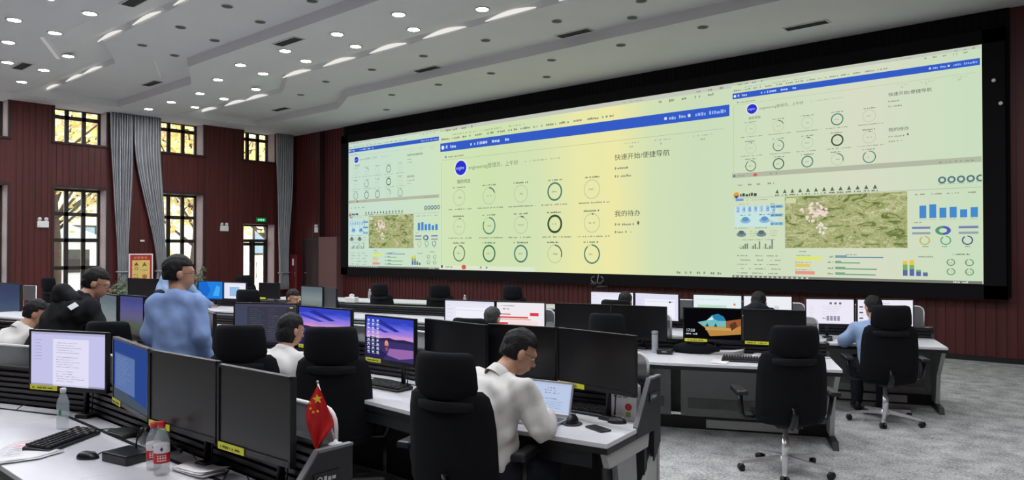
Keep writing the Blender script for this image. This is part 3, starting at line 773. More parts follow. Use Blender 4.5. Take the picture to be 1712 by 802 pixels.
fe = thing('fire_box', 'red fire equipment box with a pale label at the foot of the corner', 'fire cabinet', (-21.5, 13.70, 0))
new(mat('dark_red_enamel', (96, 22, 28), .4)).rbox((0, 0, .85), (.42, .24, 1.5), .01).build('cabinet', fe)
new(PAPER).box((0, -.123, 1.35), (.10, .004, .22)).build('label', fe)
new(CHROME).tube([(.14, -.12, .9), (.14, -.15, .9), (.14, -.15, 1.0), (.14, -.12, 1.0)], .008).build('handle', fe)
# switch between the curtains
o = new(WHITE_P).rbox((UL + .02, 8.93, 2.02), (.02, .12, .05), .005).build('wall_switch'); tag(o, 'small white fitting on the wood between the curtains above the board', 'switch')

# ------------------------------------------------------------------ consoles
def miters(P):
    """outward (away from the operator) mitre vector at each point of a front edge"""
    ms = []
    for i in range(len(P)):
        ns = []
        for a, b_ in ((i - 1, i), (i, i + 1)):
            if a >= 0 and b_ < len(P):
                d = (P[b_] - P[a]).normalized(); ns.append(Vector((-d.y, d.x)))
        m_ = ns[0] if len(ns) == 1 else (ns[0] + ns[1]) / (1 + ns[0].dot(ns[1]))
        ms.append(m_)
    return ms
def sect(mb, A, B, ma, mb_, d0, d1, z0, z1, ia=0.0, ib=0.0):
    t = (B - A).normalized()
    a0 = A + ma * d0 + t * ia; a1 = A + ma * d1 + t * ia; b0 = B + mb_ * d0 - t * ib; b1 = B + mb_ * d1 - t * ib
    vs = [(p.x, p.y, z) for z in (z0, z1) for p in (a0, b0, b1, a1)]
    mb.add(vs, [(3, 2, 1, 0), (4, 5, 6, 7), (0, 1, 5, 4), (1, 2, 6, 5), (2, 3, 7, 6), (3, 0, 4, 7)])
    return mb
def along(A, B, m_a, m_b, d, s, z):
    a = A + m_a * d; b_ = B + m_b * d; p = a + (b_ - a) * s
    return (p.x, p.y, z)
def console_row(pts, labs, kind, group, ends=(False, True)):
    P = [Vector(p) for p in pts]; ms = miters(P)
    n = len(P) - 1; roots = []
    hi = kind == 'tall'
    D = .70 if hi else .82                        # working depth
    for i in range(n):
        A, B = P[i], P[i + 1]; O = (A + B) / 2
        root = thing('control_console' if kind != 'plain' else 'long_desk', labs[i], 'desk', (O.x, O.y, 0), 0, group)
        a, b_ = A - O, B - O; ma, mb_ = ms[i], ms[i + 1]
        S = lambda m_, *q, **k: sect(new(m_), a, b_, ma, mb_, *q, **k)
        wt = S(WHITE_TOP, 0, D - .0, .722, .75)
        wt.build('worktop', root, bevel=.004)
        S(BLACK, .004, D, .688, .7215).build('edge_band', root)
        if kind == 'plain':
            S(BLACK_S, .30, .34, .06, .688).build('modesty_panel', root)
            for s in (.06, .94):
                q = along(a, b_, ma, mb_, .4, s, 0); new(GREYP).box((q[0], q[1], .345), (.07, .07, .69)).build('leg', root)
            roots.append(root); continue
        # cable slot in the top
        S(BLACK, D - .13, D - .105, .748, .7515).build('cable_slot', root)
        zt = .99 if hi else .86
        sw = S(BLACK, D + .02, D + .06, .70, zt)
        for k in range(6 if hi else 3): sect(sw.use(BLACK_S), a, b_, ma, mb_, D - .004, D + .021, .765 + k * .036, .785 + k * .036)
        sw.build('slat_rail', root)
        DB = D + (.055 if hi else .16)
        S(BLACK_S, D + .0, DB, zt, zt + .014).build('rear_cap', root)
        S(GREYP, DB - .03, DB, .10, zt).build('rear_panel', root)
        if not hi:
            mp = S(GREYP, D - .12, D - .09, .12, .69, ia=.05, ib=.05)
            mp.build('modesty_panel', root)
            S(mat('vent_strip', (120, 122, 122), .6), D - .126, D - .119, .20, .30, ia=.12, ib=.12).build('vent_strip', root)
            pl_ = S(BLACK, D - .14, D - .08, .0, .12); pl_.build('plinth', root)
            S(LGREY, D - .155, D - .139, .02, .10, ia=.3, ib=.3).build('kick_plate', root)
        else:
            S(BLACK, D - .14, D - .10, .02, .69, ia=.02, ib=.02).build('modesty_panel', root)
            S(BLACK_S, .02, .08, .60, .688, ia=.1, ib=.1).build('cable_tray', root)
        t = (b_ - a).normalized().to_3d()
        # frosted partition with rounded white frame on the rear cap
        if (hi and not (n == 6 and i < 3)) or (not hi and i >= n - 3):
            h = .135 if hi else .24; z0 = zt + .014
            f = .06; e0 = along(a, b_, ma, mb_, DB - .015, f, 0); e1 = along(a, b_, ma, mb_, DB - .015, 1 - f, 0)
            L = Vector(e1) - Vector(e0); r = .07; t = L.normalized()
            pts_ = [Vector(e0) + Vector((0, 0, z0))]
            for k in range(5): an = math.pi - k * math.pi / 8; pts_.append(Vector(e0) + t * (r + r * math.cos(an)) + Vector((0, 0, z0 + h - r + r * math.sin(an))))
            for k in range(5): an = math.pi / 2 - k * math.pi / 8; pts_.append(Vector(e1) + t * (-r + r * math.cos(an)) + Vector((0, 0, z0 + h - r + r * math.sin(an))))
            pts_.append(Vector(e1) + Vector((0, 0, z0)))
            pf = new(WHITE_P).tube([tuple(p) for p in pts_], .009, 6).build('partition_frame', root)
            nn = Vector((-t.y, t.x, 0)) * .003; q = pts_
            vs = [tuple(p - nn) for p in q] + [tuple(p + nn) for p in q]; k = len(q)
            new(FROST).add(vs, [tuple(range(k)), tuple(range(k, 2 * k))[::-1]] + [(j, (j + 1) % k, k + (j + 1) % k, k + j) for j in range(k)]).build('partition_pane', pf)
        for side, on in ((0, i == 0 and ends[0]), (1, i == n - 1 and ends[1])):
            if not on: continue
            e = b_ if side else a; m_ = mb_ if side else ma; out = t * (1 if side else -1)
            def dz(poly, w0, w1, mt, nm, par=root):
                mb2 = new(mt); k = len(poly)
                vs = []
                for w in (w0, w1):
                    for d, z in poly: p = e + m_ * d + Vector((out.x, out.y)) * w; vs.append((p.x, p.y, z))
                mb2.add(vs, [tuple(range(k)), tuple(range(k, 2 * k))[::-1]] + [(j, (j + 1) % k, k + (j + 1) % k, k + j) for j in range(k)])
                return mb2.build(nm, par)
            if hi:
                pn = dz([(.40, .755), (.60, zt + .02), (DB + .01, zt + .02), (DB + .01, .60), (.66, .50), (.66, .688), (.40, .70)], -.022, .003, DARKG, 'end_panel')
                pe = new(mat('grey_edge_strip', (112, 114, 116), .5)); tv = Vector((out.x, out.y))
                for (d0_, z0_), (d1_, z1_) in (((.398, .757), (.60, zt + .024)), ((.60, zt + .024), (DB + .012, zt + .024))):
                    q_ = []
                    for d_, z_ in ((d0_, z0_), (d1_, z1_), (d1_, z1_ - .010), (d0_ + .004, z0_ - .012)):
                        for w_ in (-.024, .005): p = e + m_ * d_ + tv * w_; q_.append((p.x, p.y, z_))
                    pe.add(q_, [(0, 1, 3, 2), (4, 6, 7, 5), (0, 2, 4, 6), (1, 7, 5, 3), (0, 6, 7, 1), (2, 3, 5, 4)])
                pe.build('panel_edge', pn)
                dz([(.02, .684), (.62, .684), (.60, .60), (.06, .60)], -.05, -.012, LGREY, 'side_apron')
                dz([(.16, .60), (.42, .60), (.48, .0), (.28, .0)], -.05, -.014, GREYP, 'leg_panel')
                dz([(.52, .40), (DB + .01, .62), (DB + .01, 0), (.56, .0)], -.03, -.006, LGREY, 'rear_leg_panel')
                dz([(.10, .02), (.34, .02), (.34, .60), (.06, .60)], -.06, -.052, DARKG, 'pedestal_side')
                if kind == 'tall':
                    q = e + m_ * .64 + Vector((out.x, out.y)) * .006
                    lg = new(BLACK_S).box((0, 0, 0), (.006, .12, .05)); lo = lg.build('maker_plate', pn); lo.location = (q.x, q.y, .90); lo.rotation_euler = (0, 0, math.atan2(m_.y, m_.x) - math.pi / 2)
                    cv = Canvas(.10, .035); WL = mat('plate_print', (190, 190, 195), .5)
                    cv.ring(.016, .0175, .012, .005, WL, 200, 520, 1); cv.scrib(.034, .008, .055, .02, WL, 5, 1, .95)
                    cv.build('plate_lettering', pn, Matrix.Translation(Vector((q.x, q.y, .8825))) @ Matrix.Rotation(math.atan2(m_.y, m_.x), 4, 'Z') @ R3(0, 0, 0, (-.05, -.004, 0)))
            else:
                dz([(.06, .686), (DB, .686), (DB - .02, .0), (.46, .0), (.36, .40)], -.05, -.01, LGREY, 'leg_panel')
                dz([(.18, .0), (DB + .02, .0), (DB + .02, .07), (.22, .07)], -.056, -.004, BLACK, 'foot')
                dz([(D - .02, .75), (D + .02, zt + .02), (DB + .01, zt + .02), (DB + .01, .686), (D - .02, .686)], -.03, .0, DARKG, 'end_panel')
        roots.append(root)
    return roots

console_row([(-7.7, .02), (-6.35, .60), (-5.05, 1.07), (-3.7, 1.07), (-2.47, 1.07)],
    ['white console at the left edge beyond the bottle', 'white console under the monitor with the open document', 'white console with the keyboard, the small microphone and two red-capped bottles', 'white console in the foreground under the two dark monitors, flag at its end'], 'tall', 'consoles of the nearest row')
console_row([(-9.8, 1.55), (-8.5, 2.05), (-7.2, 2.55), (-5.85, 3.10), (-4.65, 3.22), (-3.45, 3.15), (-2.24, 3.33)],
    ['console furthest left in the second row behind the man in white', 'console where the bent man in the white jacket sits, left', 'console under the tilted purple screens, behind the person in the black coat', 'white console of the woman in the white jacket', 'white console with the red cup', 'white console with the silver laptop and two mice'], 'tall', 'consoles of the second row')
console_row([(-14.3, 3.2), (-12.9, 3.5), (-11.5, 3.82), (-10.1, 4.15), (-8.7, 4.50), (-7.35, 4.86), (-6.0, 5.22), (-4.7, 5.62), (-3.42, 6.06), (-2.07, 6.70)],
    ['third-row console far left by the tall windows', 'third-row console holding a bluish lit screen at the left edge of the view', 'third-row console behind the black coat', 'third-row console behind the standing man', 'third-row console left of the middle', 'third-row console behind the dark code screen', 'third-row console under the white page with red lines', 'third-row console behind the black monitors, with the white tumbler', 'third-row console with the stack of papers and the landscape screen'], 'low', 'consoles of the third row')
console_row([(-15.2, 5.3), (-13.9, 5.62), (-12.6, 5.95), (-11.2, 6.3), (-9.8, 6.66), (-8.4, 7.03), (-7.0, 7.40), (-5.6, 7.76), (-4.25, 8.07), (-2.95, 8.45), (-1.69, 8.93)],
    ['fourth-row console far left before the curtains', 'fourth-row console with two dark screens before the board', 'fourth-row console carrying the bright blue screen', 'fourth-row console right of the blue screen', 'fourth-row console with the grey lit screens', 'fourth-row console left of centre', 'fourth-row console behind the sunset screens', 'fourth-row console with two white screens behind the seated bald head', 'fourth-row console of the person in the black jacket', 'fourth-row console at the right end where the person in light blue sits'], 'low', 'consoles of the fourth row')
console_row([(-14.2, 8.35), (-12.9, 8.75), (-11.55, 9.2), (-10.2, 9.64), (-8.9, 10.05), (-7.6, 10.45)],
    ['long white desk nearest the corner in front of the display', 'long white desk in the far row behind the grey screens', 'long white desk in the far row with the white bottle', 'long white desk in the far row between two dark chairs', 'long white desk in the far row, right end'], 'plain', 'white desks of the far row')

# ------------------------------------------------------------------ chairs
def slab(rows, curv=.04, nx=10, mt=FABRIC):
    """upholstered panel: rows of (z, y, half width, thickness), concave towards +y"""
    rings = []
    for z, y, hw, th in rows:
        fr_ = []; bk = []
        for j in range(nx + 1):
            q = -1 + 2 * j / nx; x = hw * math.sin(q * math.pi / 2) if False else hw * q
            edge = max(.12, (1 - abs(q) ** 5))
            yy = y + curv * q * q
            fr_.append((x, yy + th / 2 * edge, z)); bk.append((x, yy - th / 2 * edge, z))
        rings.append(fr_ + bk[::-1])
    return new(mt).loft(rings, True, True, True)
def chair(label, group='black high-backed office chairs'):
    c = thing('office_chair', label, 'chair', (0, 0, 0), 0, group)
    # seat
    rings = []
    for z, k in ((.435, .86), (.445, .97), (.47, 1.0), (.50, .97), (.512, .82)):
        rings.append([(.255 * k * (abs(math.cos(a)) ** .45) * (1 if math.cos(a) > 0 else -1), .245 * k * (abs(math.sin(a)) ** .45) * (1 if math.sin(a) > 0 else -1) + .02, z) for a in [2 * math.pi * i / 28 for i in range(28)]])
    new(FABRIC).loft(rings).build('seat', c)
    b_ = slab([(.40, -.18, .17, .02), (.42, -.19, .25, .045), (.50, -.22, .272, .06), (.66, -.235, .272, .055), (.80, -.25, .268, .05), (.90, -.265, .258, .05), (.97, -.28, .24, .045), (1.0, -.285, .20, .03)], .07)
    bk = b_.build('backrest', c)
    slab([(.895, -.305, .15, .008), (.90, -.305, .17, .012), (.945, -.312, .17, .012), (.95, -.312, .15, .008)], .05, mt=MESHF).build('lumbar_mesh', bk)
    slab([(.955, -.285, .12, .03), (.97, -.29, .17, .05), (1.02, -.30, .192, .06), (1.10, -.31, .188, .06), (1.17, -.315, .178, .055), (1.195, -.315, .165, .04), (1.205, -.315, .13, .02)], .05).build('headrest', c)
    sp_ = new(BLACK_S)
    sp_.tube([(0, -.05, .40), (0, -.20, .40), (0, -.25, .44), (0, -.262, .50), (0, -.265, .56)], .02, 8, rs=[.03, .03, .03, .028, .022]); sp_.build('back_frame', c)
    for s in (-1, 1):
        ar = new(BLACK_S)
        ar.tube([(s * .20, 0, .43), (s * .32, 0, .43), (s * .345, .02, .47), (s * .36, -.01, .62)], .018, 8, rs=[.016, .018, .024, .022])
        a_ = ar.build('arm_post', c)
        new(BLACK_S).rbox((s * .36, .03, .645), (.09, .29, .035), .016).build('arm_pad', a_)
    new(BLACK_S).rbox((0, -.02, .405), (.20, .26, .06), .02).build('tilt_mechanism', c)
    new(BLACK_S).tube([(.10, 0, .40), (.24, .02, .39)], .006).build('tilt_lever', c)
    new(CHROME).lathe([(.030, .10), (.030, .26), (.022, .262), (.022, .40)], n=14).build('gas_column', c)
    hb = new(CHROME).lathe([(.05, .075), (.055, .09), (.05, .125), (.032, .13)], n=16)
    hb.build('base_hub', c)
    for k in range(5):
        an = 2 * math.pi * k / 5 + math.pi / 2 + .35
        M = Matrix.Rotation(an, 4, 'Z')
        lg = new(CHROME)
        lg.loft([[(.03, -.028, .088), (.03, .028, .088), (.03, .022, .128), (.03, -.022, .128)], [(.18, -.022, .082), (.18, .022, .082), (.18, .016, .108), (.18, -.016, .108)], [(.35, -.019, .062), (.35, .019, .062), (.35, .014, .086), (.35, -.014, .086)], [(.37, -.010, .062), (.37, .010, .062), (.37, .008, .078), (.37, -.008, .078)]], smooth=False, M=M)
        l_ = lg.build('base_leg', c)
        cs = new(BLACK)
        for s in (-1, 1): cs.lathe([(.010, -.011), (.028, -.010), (.030, 0), (.028, .010), (.010, .011)], (0, 0, 0), 14, M=M @ R3(90, 0, 25, (.353, s * .016, .030)))
        cs.box((.35, 0, .045), (.03, .012, .035), M=M)
        cs.build('caster', l_)
    return c
CH = chair('black office chair with chrome star base, alone before the desk with the papers')
def mv(o, x, y, rz, sz=1.0): o.location = (x, y, 0); o.rotation_euler = (0, 0, math.radians(rz)); o.scale = (1, 1, sz)
mv(CH, -2.29, 5.97, 36)
CHAIRS = [(-2.16, 8.36, 27, 1.02, 'black office chair with chrome star base in which the person in light blue sits, right'),
    (-3.0, 3.03, 18, 1.03, 'black high-backed chair in the foreground behind the man in white at the laptop'),
    (-4.46, 3.20, 42, 1.05, 'black high-backed chair between the two sunset screens, empty'),
    (-5.03, 2.86, 38, 1.05, 'black chair of the woman in white at the dark code screen'),
    (-7.55, 1.83, 25, .98, 'black chair of the bent man in white at the left edge'),
    (-6.25, 2.45, 36, 1.03, 'empty black chair before the tilted purple screen'),
    (-4.22, 6.40, 18, .96, 'black chair standing between the black monitors and the white page'),
    (-5.18, 5.42, 20, .93, 'black chair of the person before the white page with red lines'),
    (-4.93, 7.66, 16, .99, 'black chair of the bald-looking head before the two white screens'),
    (-10.1, 5.78, 30, 1.0, 'black chair in front of the white lit screen, left of the dark screen'),
    (-15.6, 8.6, 60, 1.0, 'dark chair standing in front of the glazed door'),
    (-11.0, 8.98, 16, .95, 'dark chair at the far white desks, first from the left'),
    (-9.95, 9.42, 34, .95, 'dark chair at the far white desks, second from the left'),
    (-8.35, 9.72, 12, .97, 'dark chair at the far white desks behind the white page'),
    (-7.0, 10.2, 50, .90, 'dark chair at the right end of the far white desks'),
    (-15.6, 4.9, 20, 1.05, 'dark chair by the left tall window, behind the head of the person in black'),
    (-3.72, 8.05, 16, .90, 'black chair under the person in the black jacket')]
for x, y, rz, sz, lab in CHAIRS:
    o = dup(CH, (x, y, 0), math.radians(rz), lab); o.scale = (1, 1, sz)

# ------------------------------------------------------------------ monitors
def sunset(cv):
    W, Hh = cv.W, cv.H
    cv.rect(0, 0, W, Hh, SKYM, 0)
    cv.fpoly([(0, .44), (0, .50), (.12, .52), (.3, .50), (.5, .53), (.62, .50), (.8, .52), (1, .49), (1, .44)], (44, 38, 78), 1)
    cv.frect(0, .0, 1, .44, (58, 50, 104), 1)
    cv.fpoly([(0, .0), (.35, .0), (.45, .12), (.2, .3), (0, .34)], (40, 36, 84), 2)
    cv.fpoly([(.5, .28), (1, .30), (1, .12), (.7, .05), (.45, .12)], (150, 104, 170), 2)
    cv.fpoly([(.30, .95), (.72, .70), (.62, .68), (.2, .88)], (42, 50, 150), 2); cv.fpoly([(.05, .84), (.5, .66), (.4, .64), (0, .78)], (60, 66, 178), 2)
    cv.disc(.44 * W, .40 * Hh, .020, (228, 150, 130), 3); cv.frect(.40, .33, .09, .07, (180, 100, 100), 3); cv.frect(.42, .22, .05, .08, (160, 80, 90), 3)
def wall_mat(name, stops, axis=2, noise=.25):
    m = bpy.data.materials.new(name); m.use_nodes = True; nt = m.node_tree; nt.nodes.clear()
    o_ = nt.nodes.new('ShaderNodeOutputMaterial'); e_ = nt.nodes.new('ShaderNodeEmission'); tc = nt.nodes.new('ShaderNodeTexCoord'); sx = nt.nodes.new('ShaderNodeSeparateXYZ')
    n = nt.nodes.new('ShaderNodeTexNoise'); n.inputs['Scale'].default_value = 3; n.inputs['Detail'].default_value = 4
    mp = nt.nodes.new('ShaderNodeMapping'); mp.inputs['Scale'].default_value = (.8, 1, 3); mp.inputs['Rotation'].default_value = (0, .5, 0)
    ad = nt.nodes.new('ShaderNodeMath'); ad.operation = 'MULTIPLY_ADD'; ad.inputs[1].default_value = noise
    rp = nt.nodes.new('ShaderNodeValToRGB')
    nt.links.new(tc.outputs['Generated'], sx.inputs[0]); nt.links.new(tc.outputs['Generated'], mp.inputs[0]); nt.links.new(mp.outputs[0], n.inputs['Vector'])
    nt.links.new(n.outputs['Fac'], ad.inputs[0]); nt.links.new(sx.outputs[axis], ad.inputs[2])
    nt.links.new(ad.outputs[0], rp.inputs[0]); nt.links.new(rp.outputs[0], e_.inputs[0]); nt.links.new(e_.outputs[0], o_.inputs[0])
    for i, (p, c) in enumerate(stops):
        e = rp.color_ramp.elements[i] if i < 2 else rp.color_ramp.elements.new(p)
        e.position = p; e.color = lin(c) + (1,)
    return m
SKYM = wall_mat('sunset_wallpaper', [(.50, (232, 170, 190)), (.64, (206, 150, 206)), (.78, (150, 124, 222)), (.92, (86, 96, 216)), (1.1, (52, 66, 190))])
def doc(cv, bg=(196, 194, 232), sheet=(224, 222, 244), ink=(140, 138, 180), x=.30, w=.48, seed=1, y0=0.0, dim=1.0):
    cv.rect(0, 0, cv.W, cv.H, bg, 0)
    cv.frect(0, .955, 1, .045, tuple(int(v * .9) for v in bg), 1); cv.frect(0, 0, 1, .03, tuple(int(v * .8) for v in bg), 1)
    cv.frect(x, y0, w, .88 - y0, sheet, 1)
    k = 0
    yy = .80
    while yy > y0 + .08:
        cv.scrib((x + .05) * cv.W, yy * cv.H, w * cv.W * random.uniform(.45, .85), cv.H * .014, ink, seed * 40 + k); k += 1; yy -= .045 if k % 5 else .085
    for i in range(7): cv.scrib(.05 * cv.W, (.84 - i * .06) * cv.H, cv.W * .10, cv.H * .014, ink, seed * 9 + i)
def page_red(cv):
    cv.rect(0, 0, cv.W, cv.H, (238, 234, 240), 0)
    cv.scrib(.08 * cv.W, .86 * cv.H, cv.W * .3, cv.H * .04, (130, 130, 140), 1); cv.scrib(.10 * cv.W, .74 * cv.H, cv.W * .16, cv.H * .05, (110, 110, 120), 2)
    cv.frect(.04, .55, .25, .035, (214, 70, 70), 1); cv.frect(.04, .43, .62, .055, (206, 60, 56), 1); cv.frect(.70, .52, .18, .12, (222, 60, 66), 1)
    cv.frect(.0, .36, .72, .05, (240, 180, 170), 1); cv.frect(.04, .20, .20, .07, (214, 60, 60), 1); cv.frect(.04, .06, .20, .07, (214, 60, 60), 1); cv.frect(.26, .02, .6, .3, (246, 220, 220), 1)
def plainpage(cv, bg=(232, 230, 246)):
    cv.rect(0, 0, cv.W, cv.H, bg, 0)
    cv.frect(.0, .93, 1, .07, (222, 224, 240), 1)
    for i in range(6): cv.scrib(.03 * cv.W, (.84 - i * .12) * cv.H, cv.W * .12, cv.H * .02, (190, 190, 206), i)
    cv.frect(.22, .08, .7, .72, (240, 240, 250), 1); cv.frect(.22, .70, .7, .012, (196, 200, 220), 2)
def codescr(cv):
    cv.rect(0, 0, cv.W, cv.H, (58, 58, 74), 0); cv.frect(0, .93, 1, .07, (70, 68, 86), 1); cv.frect(.0, .0, .2, .93, (66, 70, 92), 1); cv.frect(.2, .0, .8, .04, (52, 52, 60), 1)
    for i in range(14):
        for k in range(2): cv.scrib((.24 + k * .30) * cv.W, (.86 - i * .058) * cv.H, cv.W * random.uniform(.08, .3), cv.H * .014, random.choice([(92, 92, 110), (110, 110, 124), (84, 100, 120)]), i * 3 + k)
    cv.frect(.84, .1, .14, .82, (50, 54, 62), 1); cv.frect(.89, .90, .05, .03, (200, 190, 60), 2)
def cave(cv):
    cv.rect(0, 0, cv.W, cv.H, (8, 8, 12), 0)
    cv.fpoly([(.24, .55), (.40, .62), (.50, .80), (.60, .85), (.70, .76), (.74, .62), (1.0, .70), (1.0, .20), (.80, .16), (.46, .10), (.38, .36)], (186, 134, 66), 1)
    cv.fpoly([(.24, .55), (.40, .62), (.50, .80), (.60, .85), (.70, .76), (.74, .62), (.74, .42), (.36, .42)], (112, 186, 190), 2)
    cv.fpoly([(.50, .80), (.60, .85), (.70, .76), (.74, .62), (.60, .62), (.52, .68)], (40, 128, 170), 3); cv.fpoly([(.40, .62), (.5, .74), (.53, .66)], (220, 238, 240), 3)
    cv.fpoly([(.74, .62), (1, .70), (1, .48), (.86, .36), (.74, .40)], (150, 88, 50), 3); cv.fpoly([(.80, .50), (.9, .62), (.94, .46), (.84, .30)], (92, 54, 40), 4)
    for x_ in (.40, .55): cv.fpoly([(x_ - .02, .42), (x_ + .04, .42), (x_ + .01, .54)], (40, 74, 70), 4)
    cv.frect(.38, .30, .5, .10, (196, 160, 90), 3)
    cv.text(.03 * cv.W, .23 * cv.H, .040, '17:58', (225, 228, 235), 4); cv.scrib(.03 * cv.W, .13 * cv.H, .12, .016, (200, 204, 215), 3)
def bluescr(cv):
    cv.rect(0, 0, cv.W, cv.H, (36, 128, 222), 0); cv.fpoly([(0, 0), (0, 1), (.35, 1), (.5, .5), (.3, 0)], (28, 104, 204), 1); cv.fpoly([(.6, .2), (.75, .8), (.9, .7), (.85, .2)], (70, 170, 240), 1); cv.frect(0, 0, 1, .05, (24, 60, 120), 2)
def bluedoc(cv):
    cv.rect(0, 0, cv.W, cv.H, (44, 70, 140), 0); cv.fpoly([(.0, .0), (1, 0), (1, .10), (.5, .16), (0, .24)], (70, 82, 96), 1)
    cv.frect(.04, .18, .60, .62, (92, 116, 168), 2); cv.frect(.04, .78, .60, .025, (60, 80, 130), 3)
    for i in range(11): cv.scrib(.09 * cv.W, (.72 - i * .045) * cv.H, cv.W * random.uniform(.25, .45), cv.H * .012, (126, 148, 190), i)
def purple(cv):
    cv.rect(0, 0, cv.W, cv.H, VIOM, 0); cv.frect(0, 0, 1, .04, (50, 50, 60), 1)
VIOM = wall_mat('violet_wallpaper', [(.15, (70, 66, 60)), (.40, (84, 92, 80)), (.62, (96, 92, 128)), (.86, (84, 84, 140)), (1.1, (70, 74, 130))])
def mistscr(cv): cv.rect(0, 0, cv.W, cv.H, MISTM, 0); cv.frect(.0, .0, 1, .05, (90, 96, 104), 1)
MISTM = wall_mat('grey_mist_wallpaper', [(.2, (112, 122, 120)), (.5, (130, 140, 140)), (.8, (112, 124, 130)), (1.1, (96, 108, 118))])
def bluemist(cv): cv.rect(0, 0, cv.W, cv.H, BMM, 0)
BMM = wall_mat('blue_grey_wallpaper', [(.2, (84, 88, 100)), (.5, (70, 84, 112)), (.8, (60, 72, 100)), (1.1, (56, 66, 92))])
def dash(cv):
    cv.rect(0, 0, cv.W, cv.H, (226, 240, 242), 0); cv.frect(.08, .40, .62, .22, (190, 226, 204), 1)
    for i in range(9): cv.scrib(.10 * cv.W, (.55 - i * .05) * cv.H, cv.W * .5, cv.H * .012, (130, 170, 150), i)
    cv.disc(.86 * cv.W, .66 * cv.H, .014, (230, 120, 70), 2); cv.scrib(.05 * cv.W, .82 * cv.H, cv.W * .5, cv.H * .02, (180, 190, 210), 4)
def dash2(cv):
    cv.rect(0, 0, cv.W, cv.H, (236, 238, 244), 0); cv.scrib(.32 * cv.W, .52 * cv.H, cv.W * .2, cv.H * .1, (160, 200, 170), 1); cv.scrib(.32 * cv.W, .36 * cv.H, cv.W * .2, cv.H * .08, (180, 180, 190), 2); cv.frect(.64, .36, .10, .26, (206, 210, 222), 1)
def form(cv):
    cv.rect(0, 0, cv.W, cv.H, (236, 232, 246), 0)
    for i in range(3): cv.disc((.52 + i * .10) * cv.W, .84 * cv.H, .014, (110, 104, 130), 1)
    for i in range(6): cv.scrib(.34 * cv.W, (.70 - i * .07) * cv.H, cv.W * (.42 - .03 * i), cv.H * .014, (176, 172, 196), i)
    for r_ in range(3):
        for c in range(4): cv.frect(.43 + c * .075, .26 - r_ * .065, .055, .05, (120, 114, 140), 1)
    cv.scrib(.34 * cv.W, .20 * cv.H, .05, .012, (90, 90, 110), 3)
    for i in range(5): cv.scrib(.06 * cv.W, (.70 - i * .09) * cv.H, cv.W * .1, cv.H * .014, (190, 188, 206), 20 + i)
def listscr(cv):
    cv.rect(0, 0, cv.W, cv.H, (238, 234, 246), 0)
    for i in range(4): cv.frect(.03, .72 - i * .2, .07, .05, (90, 88, 120), 1); cv.scrib(.03 * cv.W, (.65 - i * .2) * cv.H, cv.W * .1, cv.H * .02, (120, 118, 150), i)
    cv.scrib(.3 * cv.W, .86 * cv.H, cv.W * .3, cv.H * .03, (170, 168, 190), 9)
def off_screen(cv): cv.rect(0, 0, cv.W, cv.H, OFFSCR, 0)

def monitor(pl, pr, ztop, lab, fn, h=None, sticker=0.0, group='desk monitors', mount='arm', rev=False, tilt=0):
    A, B = at(pl[0], pl[1], ztop), at(pr[0], pr[1], ztop); d = B - A; W = d.length
    h = h or W * .585
    rz = math.atan2(d.y, d.x); c = (A + B) / 2
    r = thing('monitor', lab, 'monitor', (c.x, c.y, ztop - h), rz, group)
    e = .012
    bd_ = new(BLACK); bd_.rbox((0, .014, h / 2), (W, .024, h), .004)
    bd_.loft([[(-W * .36, .026, h * .2), (W * .36, .026, h * .2), (W * .36, .026, h * .85), (-W * .36, .026, h * .85)], [(-W * .28, .055, h * .28), (W * .28, .055, h * .28), (W * .28, .055, h * .76), (-W * .28, .055, h * .76)]], smooth=False)
    bd_.build('housing', r)
    cv = Canvas(W - 2 * e, h - e - .024)
    fn(cv)
    cv.build('screen', r, Matrix.Translation(Vector((-W / 2 + e, .0008, .024))))
    bz = new(BLACK_S)
    for s in (-1, 1): bz.box((s * (W / 2 - e / 2), 0, h / 2), (e, .010, h))
    bz.box((0, 0, h - e / 2), (W, .010, e)).box((0, 0, .012), (W, .010, .024)); bz.build('bezel', r)
    new(BLACK_S).box((W / 2 - .04, -.0052, .011), (.012, .002, .005)).build('power_button', r)
    if sticker:
        st = thing_part = new(YELLOW).box((-W / 2 + .012 + sticker / 2 + .004, -.008, .010), (sticker, .003, .030)).build('yellow_label', r)
        cv = Canvas(sticker, .03); cv.scrib(.02, .009, sticker * .75, .011, INK, int(W * 1000), 1); cv.build('label_print', st, Matrix.Translation(Vector((-W / 2 + .016, -.0101, -.005))))
    zz = .76 - (ztop - h)
    ar = new(BLACK_S)
    if mount == 'arm':
        ar.box((0, .064, h * .5), (.11, .02, .11)); ar.tube([(0, .07, h * .5), (0, .115, h * .42), (0, .135, h * .2), (0, .135, zz + .02)], .018, 8)
        ar.rbox((0, .135, zz), (.10, .09, .03), .01)
        ar.tube([(0.02, .13, h * .1), (.07, .12, -.02), (.06, .12, zz + .03)], .006, 5)
    else:
        ar.box((0, .07, h * .45), (.09, .03, .12)); ar.tube([(0, .08, h * .45), (0, .09, zz + .01)], .02, 8); ar.rbox((0, .07, zz), (.24, .18, .015), .006)
    ar.build('mount', r)
    return r
Z1_, Z2_, Z3_ = 1.30, 1.212, 1.222
monitor((50, 550), (179.5, 556), Z1_, 'monitor showing an open lavender document, nearest row at left', doc, sticker=.22)
monitor((190, 562), (249, 583), Z1_, 'monitor showing a blue desktop with a document, seen at a slant beside the lavender one', bluedoc, h=.365, sticker=.17)
monitor((250, 584), (362, 603.5), Z1_, 'large switched-off black monitor, left of the foreground pair', off_screen, h=.365, sticker=.20)
monitor((365, 607.7), (487, 630), Z1_, 'large switched-off black monitor, right of the foreground pair, near the flag', off_screen, h=.355, sticker=.20)
monitor((391, 505), (498, 507), Z1_, 'monitor with dark grey code windows in front of the woman in white', codescr, h=.385)
